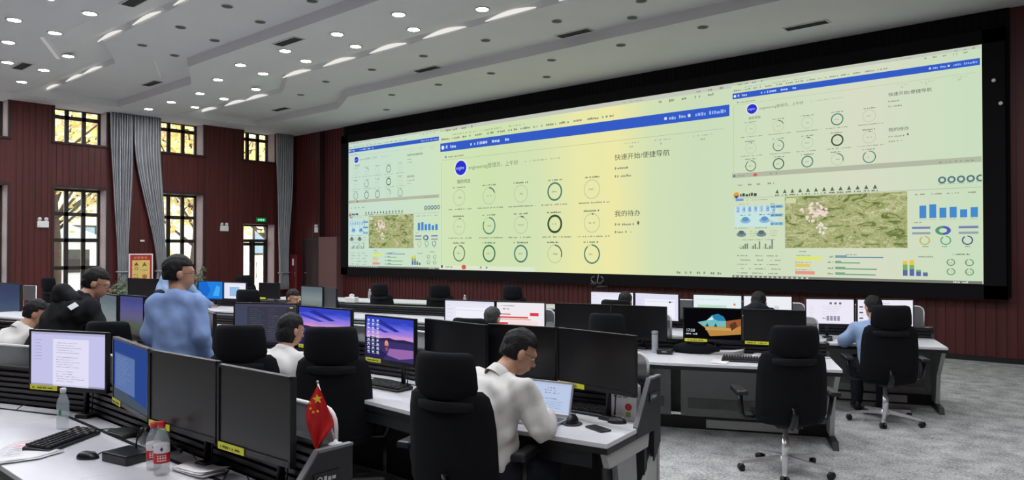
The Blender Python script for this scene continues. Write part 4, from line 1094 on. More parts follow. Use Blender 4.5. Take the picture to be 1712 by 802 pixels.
monitor((499, 510), (588, 517), Z1_, 'monitor with a violet sunset wallpaper partly hidden by the empty chair', sunset, h=.36, sticker=.17)
def sunset_icons(cv):
    sunset(cv)
    for i in range(9):
        for k in range(3): cv.frect(.03 + k * .10, .90 - i * .095, .045, .035, (200, 214, 236), 4); cv.scrib((.02 + k * .10) * cv.W, (.87 - i * .095) * cv.H, .036, .006, (220, 224, 240), i * 3 + k, 4)
monitor((611, 525), (694, 533), Z1_, 'monitor with sunset wallpaper and rows of desktop icons above the red cup', sunset_icons, h=.345, sticker=.18)
monitor((711, 532), (812, 543), Z1_, 'switched-off black monitor behind the foreground chair headrest', off_screen, h=.345)
monitor((814, 540.5), (929, 547), Z1_, 'switched-off black monitor behind the head of the man at the laptop', off_screen, h=.345)
monitor((931, 547), (1062, 561), Z1_, 'switched-off black monitor at the right end of the second row beside the dark end panel', off_screen, h=.355, sticker=.22)
monitor((743, 500), (828, 503), Z2_, 'bright white screen left of the small round head', plainpage)
monitor((829, 503), (912, 505), Z2_, 'bright white page with red lines, in front of the wall', page_red)
monitor((928, 506), (1021, 509), Z2_, 'black monitor behind the second row, left of a matching one', off_screen)
monitor((1022, 509), (1114.5, 512.5), Z2_, 'black monitor right of its twin, beside the white tumbler', off_screen)
monitor((1142, 513), (1241, 516), Z2_, 'monitor showing a cave-and-beach landscape and a clock', cave, sticker=.22)
monitor((1242.5, 516), (1348, 519), Z2_, 'dark grey idle monitor right of the landscape screen', off_screen, sticker=.24)
monitor((987, 486), (1060, 488), Z3_, 'white screen left of the chair with the round head', plainpage)
monitor((1061, 488), (1135.5, 491), Z3_, 'white screen right of the round head, microphone before it', lambda cv: plainpage(cv, (226, 222, 246)))
monitor((1158, 491), (1241, 493), Z3_, 'white screen with a pale green table, left of the black jacket', dash)
monitor((1242, 493), (1325, 494.5), Z3_, 'white screen right of the black jacket', dash2)
monitor((1346, 498), (1429, 499), Z3_, 'white screen with three dots and a small grey grid', form, sticker=.1)
monitor((1432, 499), (1528, 500), Z3_, 'white list screen behind the person in light blue', listscr)
monitor((331, 469), (373, 470), Z2_, 'bright blue screen right of the standing man', bluescr)
monitor((374, 471), (412, 472), Z2_, 'white screen right of the bright blue one', lambda cv: (plainpage(cv), cv.frect(.25, .15, .45, .6, (150, 190, 226), 3)))
monitor((433, 472), (467, 473), Z2_, 'dark greenish idle screen in front of the glazed door chair', off_screen, sticker=.15)
monitor((503, 477), (540, 479), Z2_, 'grey misty screen in the far group', mistscr)
monitor((541, 479), (562, 482), Z2_, 'narrow dark screen at a slant right of the grey misty one', off_screen, h=.34)
monitor((214, 464.5), (262, 466), Z2_, 'dark monitor in front of the red warning board', off_screen)
monitor((263, 466), (300, 467), Z2_, 'dark monitor partly behind the standing man', off_screen)
monitor((-18, 471), (34, 474), Z2_, 'bluish lit screen cut by the left edge of the view', bluemist)
monitor((166, 489), (196, 493), 1.37, 'pale grey-green screen at a slant behind the black coat', mistscr, h=.38)
monitor((200, 492), (241, 495), 1.38, 'violet wallpaper screen at a slant left of the standing man', purple, h=.385)
monitor((335, 513), (357, 524), 1.25, 'narrow dark monitor seen from its side right of the standing man', off_screen, h=.38)

# ------------------------------------------------------------------ people
def sdf_cap(P, a, b_, ra, rb):
    a = np.array(a, float); b_ = np.array(b_, float); ab = b_ - a; L = max(float(ab @ ab), 1e-9)
    t = np.clip(((P - a) @ ab) / L, 0, 1)
    return np.linalg.norm(P - a - t[..., None] * ab, axis=-1) - (ra + (rb - ra) * t)
def sdf_ell(P, c, r, R=None):
    q = P - np.array(c, float)
    if R is not None: q = q @ np.array(R)          # rotate into local axes
    r = np.array(r, float)
    k0 = np.linalg.norm(q / r, axis=-1); k1 = np.linalg.norm(q / (r * r), axis=-1) + 1e-9
    return k0 * (k0 - 1) / k1
def field(P, prims, k=.03, grow=0.0):
    d = None
    for p in prims:
        e = sdf_cap(P, *p[1:5]) if p[0] == 'c' else sdf_ell(P, p[1], p[2], p[3] if len(p) > 3 else None)
        e = e - grow
        if d is None: d = e
        else:
            h = np.clip(.5 + .5 * (d - e) / k, 0, 1); d = e * h + d * (1 - h) - k * h * (1 - h)
    return d
def bounds(prims, pad):
    lo = np.full(3, 1e9); hi = np.full(3, -1e9)
    for p in prims:
        if p[0] == 'c':
            for c, r in ((p[1], p[3]), (p[2], p[4])): lo = np.minimum(lo, np.array(c) - r); hi = np.maximum(hi, np.array(c) + r)
        else: r = max(p[2]); lo = np.minimum(lo, np.array(p[1]) - r); hi = np.maximum(hi, np.array(p[1]) + r)
    return lo - pad, hi + pad
def surf(fn, lo, hi, res):
    """naive surface nets over fn"""
    n = np.ceil((hi - lo) / res).astype(int) + 2
    ax = [lo[i] + res * np.arange(n[i]) for i in range(3)]
    G = np.stack(np.meshgrid(*ax, indexing='ij'), -1)
    D = fn(G)
    s = D < 0
    cs = np.zeros(tuple(n - 1), int)
    for i in (0, 1):
        for j in (0, 1):
            for k in (0, 1): cs += s[i:n[0] - 1 + i, j:n[1] - 1 + j, k:n[2] - 1 + k]
    act = (cs > 0) & (cs < 8)
    idx = -np.ones(act.shape, int); idx[act] = np.arange(act.sum())
    I = np.argwhere(act); acc = np.zeros((len(I), 3)); cnt = np.zeros(len(I))
    corners = [(i, j, k) for i in (0, 1) for j in (0, 1) for k in (0, 1)]
    for a in corners:
        for b_ in corners:
            if sum(abs(a[q] - b_[q]) for q in range(3)) == 1 and a < b_:
                da = D[I[:, 0] + a[0], I[:, 1] + a[1], I[:, 2] + a[2]]; db = D[I[:, 0] + b_[0], I[:, 1] + b_[1], I[:, 2] + b_[2]]
                mk = (da < 0) != (db < 0); t = np.where(mk, da / np.where(mk, da - db, 1), 0)
                pos = np.array(a) + t[:, None] * (np.array(b_) - np.array(a))
                acc[mk] += pos[mk]; cnt[mk] += 1
    V = lo + res * (I + acc / np.maximum(cnt, 1)[:, None])
    F = []
    for axis in range(3):
        o1, o2 = [(1, 2), (2, 0), (0, 1)][axis]
        sl0 = [slice(None)] * 3; sl1 = [slice(None)] * 3; sl0[axis] = slice(0, -1); sl1[axis] = slice(1, None)
        ch = s[tuple(sl0)] != s[tuple(sl1)]
        E_ = np.argwhere(ch)
        for e in E_:
            if e[o1] == 0 or e[o2] == 0 or e[o1] >= n[o1] - 1 or e[o2] >= n[o2] - 1: continue
            c = []
            for d1, d2 in ((-1, -1), (0, -1), (0, 0), (-1, 0)):
                q = e.copy(); q[o1] += d1; q[o2] += d2; c.append(idx[tuple(q)])
            if min(c) < 0: continue
            F.append(tuple(c) if s[tuple(e)] else tuple(c[::-1]))
    return V, F
def wr(P, amp, f=1.0, seed=0.0):
    """cloth folds"""
    x, y, z = P[..., 0], P[..., 1], P[..., 2]
    return amp * (np.sin(26 * f * z + 9 * x + 5 * np.sin(11 * y + seed)) * .5 + np.sin(17 * f * z - 21 * y + 13 * x + 4 * np.sin(9 * z + seed)) * .5 + .5 * np.sin(41 * f * (x + y) + 23 * z + seed) - .35 * np.abs(np.sin(31 * f * z + 12 * x - 9 * y + 3 * np.sin(14 * x + seed))))
SKIN = mat('skin', (184, 138, 112), .5, var=.04, scale=30)
HAIR = mat('black_hair', (17, 15, 16), .6, var=.3, scale=90, bump=.6, bscale=120, spec=.3)
CLOTH = {}
def cloth(name, rgb): return mat(name, rgb, .85, var=.05, scale=10, bump=.15, bscale=300, spec=.2)
EYEW = mat('eye_white', (230, 228, 224), .3); EYED = mat('eye_dark', (24, 18, 16), .2)
GL = mat('spectacle_frame', (60, 56, 52), .3, metal=.5)

def person(label, loc, rz, J, top, legs, hair='short', glasses=False, headrot=(0, 0, 0), sleeve='long', fine=.010, wrk=.007, collar=None, hood=False, hs=1.0, badge=None, hairmat=None, scale=1.0):
    """J: joints in the person's own frame (faces +y, right hand towards +x)"""
    root = thing('person', label, 'person', loc, math.radians(rz))
    root.scale = (scale,) * 3
    Jn = {k: Vector(v) for k, v in J.items() if k[0] != '_'}
    H = Jn['head']; N = Jn['neck']; C = Jn['chest']; PV = Jn['pelvis']
    RM = Euler([math.radians(a) for a in headrot]).to_matrix(); Rn = np.array(RM)
    T_ = lambda p: tuple(H + RM @ Vector(p) * hs)
    # --- skin body: limbs and torso (covered by the clothes), neck
    shw = .185 * J.get('_w', 1.0)
    xv = Vector(J.get('_x', (1, 0, 0))).normalized()
    SH = {s: N + xv * (s * shw) + Vector((0, 0, -.075)) for s in (-1, 1)}
    tk = J.get('_r', 1.0)
    torso = [('c', tuple(PV), tuple((PV + C) / 2), .125 * tk, .120 * tk), ('c', tuple((PV + C) / 2), tuple(C), .12 * tk, .13 * tk)]
    for s in (-1, 1):
        torso.append(('c', tuple(PV + xv * s * .06), tuple(C + xv * s * .075), .105 * tk, .115 * tk))
        torso.append(('c', tuple(C + xv * s * .07), tuple(SH[s]), .10 * tk, .060)); torso.append(('c', tuple(C + Vector((0, -.01, .03))), tuple(N + Vector((0, -.01, -.05))), .10 * tk, .07)); torso.append(('c', tuple(N + Vector((0, 0, -.03))), tuple(SH[s]), .056, .050))
    arms = []; hands = []
    for s, n_ in ((-1, 'l'), (1, 'r')):
        E1, W1 = Jn['elbow_' + n_], Jn['wrist_' + n_]
        arms += [('c', tuple(SH[s]), tuple(E1), .056, .043), ('c', tuple(E1), tuple(W1), .043, .030)]
    lg = []
    for s, n_ in ((-1, 'l'), (1, 'r')):
        K, A = Jn['knee_' + n_], Jn['ankle_' + n_]
        lg += [('c', tuple(PV + xv * s * .09), tuple(K), .088, .062), ('c', tuple(K), tuple(A), .060, .045)]
    neck = [('c', tuple(N + Vector((0, 0, -.04))), T_((0, -.015, -.05)), .066, .053)]
    inner = [('c', p[1], p[2], max(p[3] - .014, .02), max(p[4] - .014, .02)) for p in torso + arms + lg]
    body = MB().use(SKIN)
    lo, hi = bounds(inner + neck, .02)
    V, F = surf(lambda P: field(P, inner + neck, .03), lo, hi, .022)
    body.add([tuple(v) for v in V], F, True)
    # --- head in its own fine grid
    Rl = Rn
    def E(c, r): return ('e', T_(c), tuple(q * hs for q in r), Rl)
    hp = [E((0, -.012, .028), (.077, .096, .092)), E((0, .022, -.040), (.060, .072, .074)), E((0, .045, -.085), (.030, .032, .028)), ('c', T_((0, -.015, -.05)), tuple(N), .052 * hs, .058)]
    det = [('c', T_((0, .085, .008)), T_((0, .110, -.028)), .009 * hs, .014 * hs), ('c', T_((-.035, .078, .022)), T_((.035, .078, .022)), .014 * hs, .014 * hs), E((0, .088, -.062), (.022, .012, .008))]
    ears = [E((s * .078, -.012, -.012), (.012, .022, .032)) for s in (-1, 1)]
    lo, hi = bounds(hp + det + ears, .012)
    V, F = surf(lambda P: np.minimum(field(P, hp + det, .02), field(P, ears, .006)), lo, hi, fine if hs > .9 else .012)
    body.add([tuple(v) for v in V], F, True)
    # --- hands, five fingers each
    for s, n_ in ((-1, 'l'), (1, 'r')):
        W1 = Jn['wrist_' + n_]; E1 = Jn['elbow_' + n_]
        f = (W1 - E1).normalized()
        if J.get('flat_' + n_, True) and abs(f.z) < .6: f = Vector((f.x, f.y, f.z * .3)).normalized()
        side = f.cross(Vector((0, 0, 1)));
        if side.length < .1: side = Vector((1, 0, 0))
        side.normalize(); up = side.cross(f)
        Q = lambda a, b_, c: tuple(W1 + f * a + side * b_ + up * c)
        hd = [('c', Q(-.02, 0, 0), Q(.03, 0, 0), .026, .026), ('c', Q(.03, -.022, 0), Q(.085, -.030, 0), .017, .014), ('c', Q(.03, .018, 0), Q(.085, .026, 0), .017, .014), ('c', Q(.03, 0, 0), Q(.088, 0, .002), .019, .015)]
        fg = []
        for k, (b_, L) in enumerate(((-.032, .060), (-.011, .074), (.011, .078), (.031, .068))):
            fg += [('c', Q(.085, b_, .002), Q(.085 + L * .45, b_ * 1.15, .002), .0095, .0088), ('c', Q(.085 + L * .45, b_ * 1.15, .002), Q(.085 + L * .95, b_ * 1.2, -.020), .0088, .0072)]
        ts = -s
        fg += [('c', Q(.02, ts * .024, -.004), Q(.055, ts * .055, -.010), .014, .011), ('c', Q(.055, ts * .055, -.010), Q(.090, ts * .062, -.020), .011, .0085)]
        lo, hi = bounds(hd + fg, .01)
        V, F = surf(lambda P: np.minimum(field(P, hd, .014), field(P, fg, .004)), lo, hi, .007)
        body.add([tuple(v) for v in V], F, True)
    bo = body.build('body', root)
    # --- jacket or shirt
    cm_ = top
    arm_c = [('c', p[1], p[2], p[3] + .004, p[4] + .010) for p in arms]
    # sleeves stop before the wrist
    for i in (1, 3):
        a, b_ = Vector(arm_c[i][1]), Vector(arm_c[i][2]); e = a + (b_ - a) * (.97 if sleeve == 'long' else .3)
        arm_c[i] = ('c', tuple(a), tuple(e), arm_c[i][3], arm_c[i][4])
    extra = []
    for p in J.get('_bulk', []): extra.append(p)
    tp = torso + [('c', tuple(PV + Vector((0, 0, -.05))), tuple(PV), .135, .13)] + arm_c + extra
    lo, hi = bounds(tp, .04)
    sd = sum(loc)
    def ft(P):
        d = field(P, tp, .035, .012) + wr(P, wrk, 1, sd)
        cut = np.linalg.norm(P - np.array(tuple(N + Vector((0, .012, .045)))), axis=-1) - .044
        return np.maximum(d, -cut)
    V, F = surf(ft, lo, hi, .0145 if fine > .0085 else .010)
    MB().use(cm_).add([tuple(v) for v in V], F, True).build('jacket' if sleeve == 'long' else 'shirt', root)
    up = (H - N).normalized()
    # collar
    cb_ = MB().use(cm_); rings = []
    ax = up.orthogonal().normalized(); ay = up.cross(ax)
    for h_, r_ in ((-.035, .078), (.0, .074), (.030, .070), (.031, .064), (-.02, .064)):
        rings.append([tuple(N + up * (h_ + .0) + ax * r_ * math.cos(a) * 1.0 + ay * r_ * math.sin(a)) for a in [2 * math.pi * i / 20 for i in range(20)]])
    cb_.loft(rings, True, False, True).build('collar', root)
    if hood:
        hp2 = [('c', tuple(N + Vector((-.14, -.10, .0))), tuple(N + Vector((0, -.15, .03))), .055, .085), ('c', tuple(N + Vector((0, -.15, .03))), tuple(N + Vector((.14, -.10, .0))), .085, .055)]
        lo, hi = bounds(hp2, .03); V, F = surf(lambda P: field(P, hp2, .04) + wr(P, .008, 1.3), lo, hi, .014)
        MB().use(cm_).add([tuple(v) for v in V], F, True).build('hood', root)
    # --- trousers
    lo, hi = bounds(lg, .06)
    tr_ = [('c', tuple(PV + Vector((0, 0, -.03))), tuple(PV + Vector((0, 0, .06))), .13, .125)] + lg
    V, F = surf(lambda P: field(P, tr_, .03, .014) + wr(P, .005, .8), lo - .08, hi + .1, .018)
    MB().use(legs).add([tuple(v) for v in V], F, True).build('trousers', root)
    for s, n_ in ((-1, 'l'), (1, 'r')):
        A = Jn['ankle_' + n_]
        sh = new(BLACK)
        rings = []
        for y_, w_, h_ in ((-.075, .025, .05), (-.06, .036, .085), (0, .040, .10), (.08, .046, .075), (.15, .046, .055), (.185, .030, .035)):
            rings.append([(A.x + w_ * math.cos(a), A.y + y_, A.z - .085 + max(0, h_ * math.sin(a))) for a in [2 * math.pi * i / 14 for i in range(14)]])
        sh.loft(rings, True, True, True).build('shoe', root)
    # --- hair
    Hn = np.array(tuple(H))
    def fh(P):
        q = (P - Hn) @ Rl / hs
        d = sdf_ell(q, (0, -.016, .036), (.0845, .103, .101))
        d2 = sdf_ell(q, (0, -.045, -.008), (.078, .070, .080)) if hair != 'long' else sdf_ell(q, (0, -.035, -.03), (.088, .080, .105))
        d = np.minimum(d, d2) * hs
        x, y, z = q[..., 0], q[..., 1], q[..., 2]
        d = d + .0028 * np.sin(130 * x + 40 * y) * np.sin(90 * z + 60 * y) + (.004 * np.sin(55 * x + 20 * z) * np.sin(60 * y))
        hl = .055 if hair != 'long' else .05
        keep = np.minimum(np.maximum(y - .012 - .35 * np.maximum(z, 0) * 0, -(z - hl - .0)), 9)
        keep = np.minimum(y - .005 + (z < 0) * .008, 9); front = hl - z
        d = np.maximum(d, np.minimum(keep, front) * hs)
        ear = sdf_ell(np.stack([np.abs(x), y, z], -1), (.085, -.004, -.020), (.030, .030, .042))
        if hair != 'long': d = np.maximum(d, -ear * hs); d = np.maximum(d, (-.052 - z + .25 * np.maximum(y + .02, 0)) * hs)
        else: d = np.maximum(d, (-.10 - z) * hs)
        return d
    lo, hi = Hn - .19 * hs, Hn + .17 * hs
    V, F = surf(fh, lo, hi, fine * .9)
    MB().use(hairmat or HAIR).add([tuple(v) for v in V], F, True).build('hair', root)
    # --- eyes
    ey = MB(); Mh = Matrix.Translation(H) @ RM.to_4x4() @ Matrix.Scale(hs, 4)
    for s in (-1, 1):
        ey.use(EYEW).sphere((s * .030, .078, .002), .0125, 10, Mh); ey.use(EYED).sphere((s * .030, .0875, .002), .0058, 8, Mh)
    ey.build('eyes', root)
    if glasses:
        g = new(GL)
        for s in (-1, 1):
            g.tube([tuple(Mh @ Vector((s * .032 + .021 * math.cos(a), .105, .0 + .017 * math.sin(a)))) for a in [2 * math.pi * i / 14 for i in range(15)]], .0018, 5)
            g.tube([tuple(Mh @ Vector(p)) for p in ((s * .053, .104, .004), (s * .076, .09, .006), (s * .083, .0, .004), (s * .082, -.02, -.012))], .002, 5)
        g.tube([tuple(Mh @ Vector(p)) for p in ((-.011, .106, .003), (.011, .106, .003))], .0018, 5); g.build('spectacles', root)
    if badge:
        badge(root)
    return root
def seated(lean=.10, z0=.56, hz=1.24, hy=None, arms_=((-.26, .24, .80), (-.13, .47, .79), (.26, .24, .80), (.13, .47, .79)), **k):
    hy = lean + .10 if hy is None else hy
    J = dict(pelvis=(0, 0, z0), chest=(0, lean * .75, z0 + .34), neck=(0, lean, hz - .145), head=(0, hy, hz),
             elbow_l=arms_[0], wrist_l=arms_[1], elbow_r=arms_[2], wrist_r=arms_[3],
             knee_l=(-.13, .42, .53), ankle_l=(-.13, .40, .11), knee_r=(.13, .42, .53), ankle_r=(.13, .40, .11))
    J.update(k); return J
WJ = cloth('white_cotton_jacket', (212, 210, 206)); BJ = cloth('light_blue_shirt_cloth', (132, 158, 206)); BK = cloth('black_padded_coat', (24, 25, 28)); NV = cloth('dark_trouser_cloth', (34, 36, 44))
LBJ = cloth('pale_blue_work_shirt', (140, 162, 196)); JEAN = cloth('blue_patterned_cloth', (92, 104, 150)); DJ = cloth('dark_work_jacket', (32, 34, 40))

# man at the laptop
person('man in a white jacket and spectacles, head bent over the silver laptop', (-2.90, 3.02, 0), -8,
       seated(.17, .56, 1.185, .31, ((-.27, .26, .84), (-.08, .46, .80), (.29, .22, .80), (.12, .42, .795)), chest=(0, .08, .90), neck=(.0, .15, 1.07), _w=1.12, pelvis=(.02, .03, .58), _bulk=[('c', (0.02, .03, .62), (0, .05, .88), .15, .15)]),
       WJ, NV, glasses=True, headrot=(-28, 0, -22), fine=.008, wrk=.012, hs=1.05)
# standing man in blue
ST = dict(pelvis=(0, 0, .93), chest=(0, .0, 1.27), neck=(0, .0, 1.45), head=(0, .035, 1.61), elbow_l=(-.20, -.02, 1.15), wrist_l=(-.17, .14, .93), elbow_r=(.225, -.05, 1.14), wrist_r=(.20, .10, .90),
          knee_l=(-.10, .02, .50), ankle_l=(-.11, 0, .10), knee_r=(.10, .02, .50), ankle_r=(.11, 0, .10), _w=.84, _r=.84, _bulk=[('c', (0, 0, .88), (0, 0, 1.2), .14, .13)])
person('standing man in a light blue shirt seen from behind, spectacles on', (-5.62, 2.55, 0), 36, ST, BJ, NV, glasses=True, headrot=(-4, 0, -50), fine=.009, wrk=.006, hs=1.08)
# person in the black coat
SC = dict(pelvis=(0, -.12, .92), chest=(0, .06, 1.22), neck=(0, .16, 1.37), head=(0, .27, 1.49), elbow_l=(-.30, .22, 1.10), wrist_l=(-.20, .42, .98), elbow_r=(.30, .22, 1.10), wrist_r=(.20, .42, .98),
          knee_l=(-.10, -.04, .50), ankle_l=(-.11, -.1, .10), knee_r=(.10, -.02, .50), ankle_r=(.11, -.05, .10), _w=1.2, _bulk=[('c', (0, -.08, .95), (0, .06, 1.20), .18, .18), ('c', (-.16, .06, 1.25), (.16, .06, 1.25), .10, .10)])
def badge(root):
    o = new(WHITE_P).rbox((0, 0, 0), (.05, .008, .07), .004).build('arm_patch', root); o.location = (.262, .02, 1.315); o.rotation_euler = (math.radians(-50), math.radians(40), math.radians(35))
person('person in a black hooded coat and spectacles, bending forward between the rows', (-7.12, 2.24, 0), -4, SC, BK, NV, glasses=True, headrot=(-20, 0, -22), fine=.009, wrk=.009, hood=True, hs=1.06, badge=badge)
# man in white at the left edge
person('seated man in a white jacket at the left edge, leaning to the right', (-7.66, 1.86, 0), 12,
       seated(.26, .57, 1.20, .38, chest=(0, .15, .90), neck=(.0, .24, 1.08)), WJ, NV, headrot=(-18, 0, -34), wrk=.006)
# woman at the code screen
person('seated woman in a white jacket with short dark hair, before the dark code screen', (-4.98, 2.98, 0), 18,
       seated(.10, .56, 1.17, .20, ((-.27, .22, .80), (-.14, .46, .79), (.30, .20, .80), (.28, .48, .79)), chest=(.0, .06, .88), neck=(.0, .12, 1.02)), WJ, NV, hair='long', headrot=(-14, 0, -16), wrk=.006)
# person at the right end
person('seated person in a light blue shirt in the right-hand chair', (-2.26, 8.47, 0), 27,
       seated(.12, .55, 1.15, .22, ((-.30, .16, .79), (-.20, .42, .79), (.28, .2, .8), (.14, .44, .79)), chest=(0, .08, .86), neck=(0, .12, 1.0)), LBJ, NV, headrot=(-16, 0, 20), wrk=.006)
person('seated person in a black jacket before the white screens with the pale green table', (-3.42, 8.10, 0), 17, seated(.10, .58, 1.17, .16, neck=(0, .10, 1.08), chest=(0, .06, .92), _w=1.3), DJ, NV, headrot=(-24, 0, 0), wrk=.008, hood=True)
person('seated person whose round head shows above the chair between two white screens', (-4.98, 7.78, 0), 16, seated(.02, .54, 1.13, .06), DJ, NV, headrot=(-12, 0, 0))
person('seated person whose round grey head shows before the white page with red lines', (-5.28, 5.66, 0), 20, seated(.02, .50, 1.05, .10), DJ, NV, headrot=(-10, 0, -8), hairmat=mat('grey_black_hair', (44, 44, 44), .6, var=.4, scale=120))
pp = at(487, 484, 1.20)
person('seated person with a pale face among the far screens, left of the grey misty one', (pp.x, pp.y - .1, 0), -50, seated(.06, .52, 1.08, .12), DJ, NV, headrot=(-10, 0, -30))
SR = dict(SC); SR.update(elbow_r=(.34, .34, .98), wrist_r=(.30, .70, .80), _w=1.0, _r=.9, _bulk=[])
person('person in pale blue behind the standing man, reaching to the desk of the blue screen', (-12.68, 5.58, 0), 21, SR, LBJ, NV, headrot=(-10, 0, 0))

# ------------------------------------------------------------------ things on the desks
DT = .7525
def ang(p, q): return math.atan2(q.y - p.y, q.x - p.x)
KEYM = mat('black_keycap', (34, 34, 36), .55)
KEYL = mat('pale_keycap', (120, 118, 112), .3)  # lighter, smoother caps for alternate keys at the right end
def keyboard(pl, pr, lab, z=DT, L=None, pale_keys=False):
    """pl, pr: left and right end of the middle line of the keyboard in the photograph"""
    A, B = at(*pl, z), at(*pr, z); L = L or (B - A).length; c = (A + B) / 2
    r = thing('keyboard', lab, 'keyboard', (c.x, c.y, z), ang(A, B), 'black keyboards on the desks')
    b_ = new(BLACK)
    b_.loft([[(-L / 2, -.075, 0), (L / 2, -.075, 0), (L / 2, .075, 0), (-L / 2, .075, 0)], [(-L / 2, -.075, .012), (L / 2, -.075, .012), (L / 2, .075, .026), (-L / 2, .075, .026)], [(-L / 2 + .005, -.070, .016), (L / 2 - .005, -.070, .016), (L / 2 - .005, .070, .030), (-L / 2 + .005, .070, .030)]], smooth=False)
    b_.build('case', r)
    k = MB(); n = 15
    for i in range(n):
        for j in range(5):
            x = -L / 2 + .018 + i * (L - .036) / (n - 1); y = -.054 + j * .027
            k.use(KEYL if pale_keys and i > 9 and (i + j) % 2 else KEYM).box((x, y, .026 + (y + .07) * .1), ((L - .04) / n * .86, .022, .010), taper=.85)
    k.build('keys', r)
    return r
keyboard((78, 750), (132, 730), 'black keyboard in the foreground left of the small mouse', L=.40, pale_keys=True)
keyboard((951, 683), (1022, 695), 'black keyboard behind the mice on the second-row desk', L=.42)
keyboard((608, 641), (686, 655), 'black keyboard on the desk below the red cup', L=.42)
keyboard((1212, 602), (1273, 605), 'dark keyboard on the third-row desk in front of the papers', L=.38)
keyboard((421, 625), (452, 632), 'dark keyboard under the hand of the woman in white', L=.34)
def mouse(p, rz, lab, dome=False, z=DT):
    c = at(*p, z); r = thing('computer_mouse', lab, 'mouse', (c.x, c.y, z), math.radians(rz))
    rings = []
    H_ = .062 if dome else .036
    for t in range(7):
        q = t / 6; k = math.sqrt(max(.02, 1 - q * q)); rings.append([(.034 * k * math.cos(a), .058 * k * math.sin(a) - (.006 * q), H_ * q * .98) for a in [2 * math.pi * i / 20 for i in range(20)]])
    new(BLACK_S).loft(rings).build('shell', r)
    new(GREYP).lathe([(.004, -.004), (.0065, 0), (.004, .004)], n=10, M=R3(0, 90, 0, (0, .034, H_ * .80))).build('scroll_wheel', r)
    if dome: new(BLACK).lathe([(.060, 0), (.060, .006), (.052, .008)], n=24, M=R3(0, 0, 0, (0, -.004, -.0005))).build('base_plate', r)
    return r
mouse((147, 765), -55, 'small black mouse on the foreground desk beside the keyboard')
mouse((957, 708), 10, 'domed upright black mouse next to the silver laptop', True)
mouse((1032, 706), -60, 'flat black mouse in front of the end panel of the second row')
mouse((1387, 569), 0, 'dark mouse on the white desk left of the person in light blue', z=DT)
c = at(1000, 717, DT); r = thing('phone', 'black mobile phone lying on the white desk corner', 'phone', (c.x, c.y, DT), math.radians(-18))
new(BLACK_S).rbox((0, 0, .005), (.155, .075, .009), .004).build('phone_body', r); new(BLACK).box((-.045, .018, .0105), (.03, .02, .002)).build('camera_bump', r)

def bottle(p, lab, h=.225, rad=.033, capm=WHITE_P, label=None, z=DT):
    c = at(*p, z); r = thing('water_bottle', lab, 'bottle', (c.x, c.y, z), 0)
    s = h / .225
    new(WATER).lathe([(rad * .8, 0), (rad, .006), (rad, .05 * s), (rad * .94, .07 * s), (rad, .09 * s), (rad, .145 * s), (rad * .75, .170 * s), (.014, .195 * s), (.0135, .205 * s)], n=22).build('bottle_body', r)
    new(capm).lathe([(.016, .200 * s), (.0165, .222 * s), (.013, .225 * s)], n=16).build('cap', r)
    if label == 'red':
        lb = new(RED_P).lathe([(rad + .0006, .052 * s), (rad + .0008, .053 * s), (rad + .0008, .092 * s), (rad + .0006, .093 * s)], n=22); lb = lb.build('red_label', r)
        w_ = new(PAPER).lathe([(rad + .0006, .095 * s), (rad + .0008, .096 * s), (rad + .0008, .128 * s), (rad + .0006, .129 * s)], n=22); w_ = w_.build('white_label', r)
        # lettering bent round the bottle, facing the lens
        a0 = math.atan2(-c.y, -c.x)
        vs, fs = [], []
        for k_ in range(4):
            for q_ in ((0, 0, .85, .16), (0, .42, .85, .16), (.1, .8, .6, .16), (.34, 0, .18, .95)):
                b0 = len(vs); x_, y_, w_2, h_2 = k_ + q_[0], q_[1], q_[2], q_[3]
                vs += [(x_, y_), (x_ + w_2, y_), (x_ + w_2, y_ + h_2), (x_, y_ + h_2)]; fs.append((b0, b0 + 1, b0 + 2, b0 + 3))
        def bend(vs, fs, m, nm, par, hh, zz, wid):
            vx = [v[0] for v in vs]; w = max(vx) - min(vx); k = wid / w; o = new(m)
            pts = []
            for x, y in vs: an = a0 + (x - min(vx) - w / 2) * k / rad; q = rad + .0016; pts.append((q * math.cos(an), q * math.sin(an), zz + y * hh))
            o.add(pts, fs); return o.build(nm, par)
        bend(vs, fs, PAPER, 'label_lettering', lb, .026 * s, .062 * s, .040)
        dm = [(0, .5), (.5, 1), (1, .5), (.5, 0)]; bend(dm, [(0, 1, 2, 3)], mat('label_blue', (50, 60, 110), .5), 'label_emblem', w_, .02 * s, .102 * s, .014)
    elif label == 'green':
        new(GREENL).box((rad * .72, -rad * .72, .10), (.012, .012, .03)).build('label_print', r)
    return r
bottle((105, 716), 'clear water bottle with white cap on the foreground desk under the lavender screen', .235, label='green')
bottle((270, 792), 'red-capped water bottle with red and white label, nearer one of the pair', .245, .035, RED_P, 'red')
bottle((257, 783), 'red-capped water bottle with red label, partly behind its twin', .22, .033, mat('pink_red_cap', (214, 60, 84), .4), 'red')
bottle((240, 742), 'tiny clear bottle with white cap behind the desk microphone', .09, .018)
bottle((482, 612), 'clear water bottle with white cap beside the arm of the woman in white', .22)
bottle((618, 501), 'white bottle on the far white desk, left of the dark chairs', .22, .035)
bottle((777, 507), 'small white bottle on the far white desk right of the dark chairs', .16, .03)

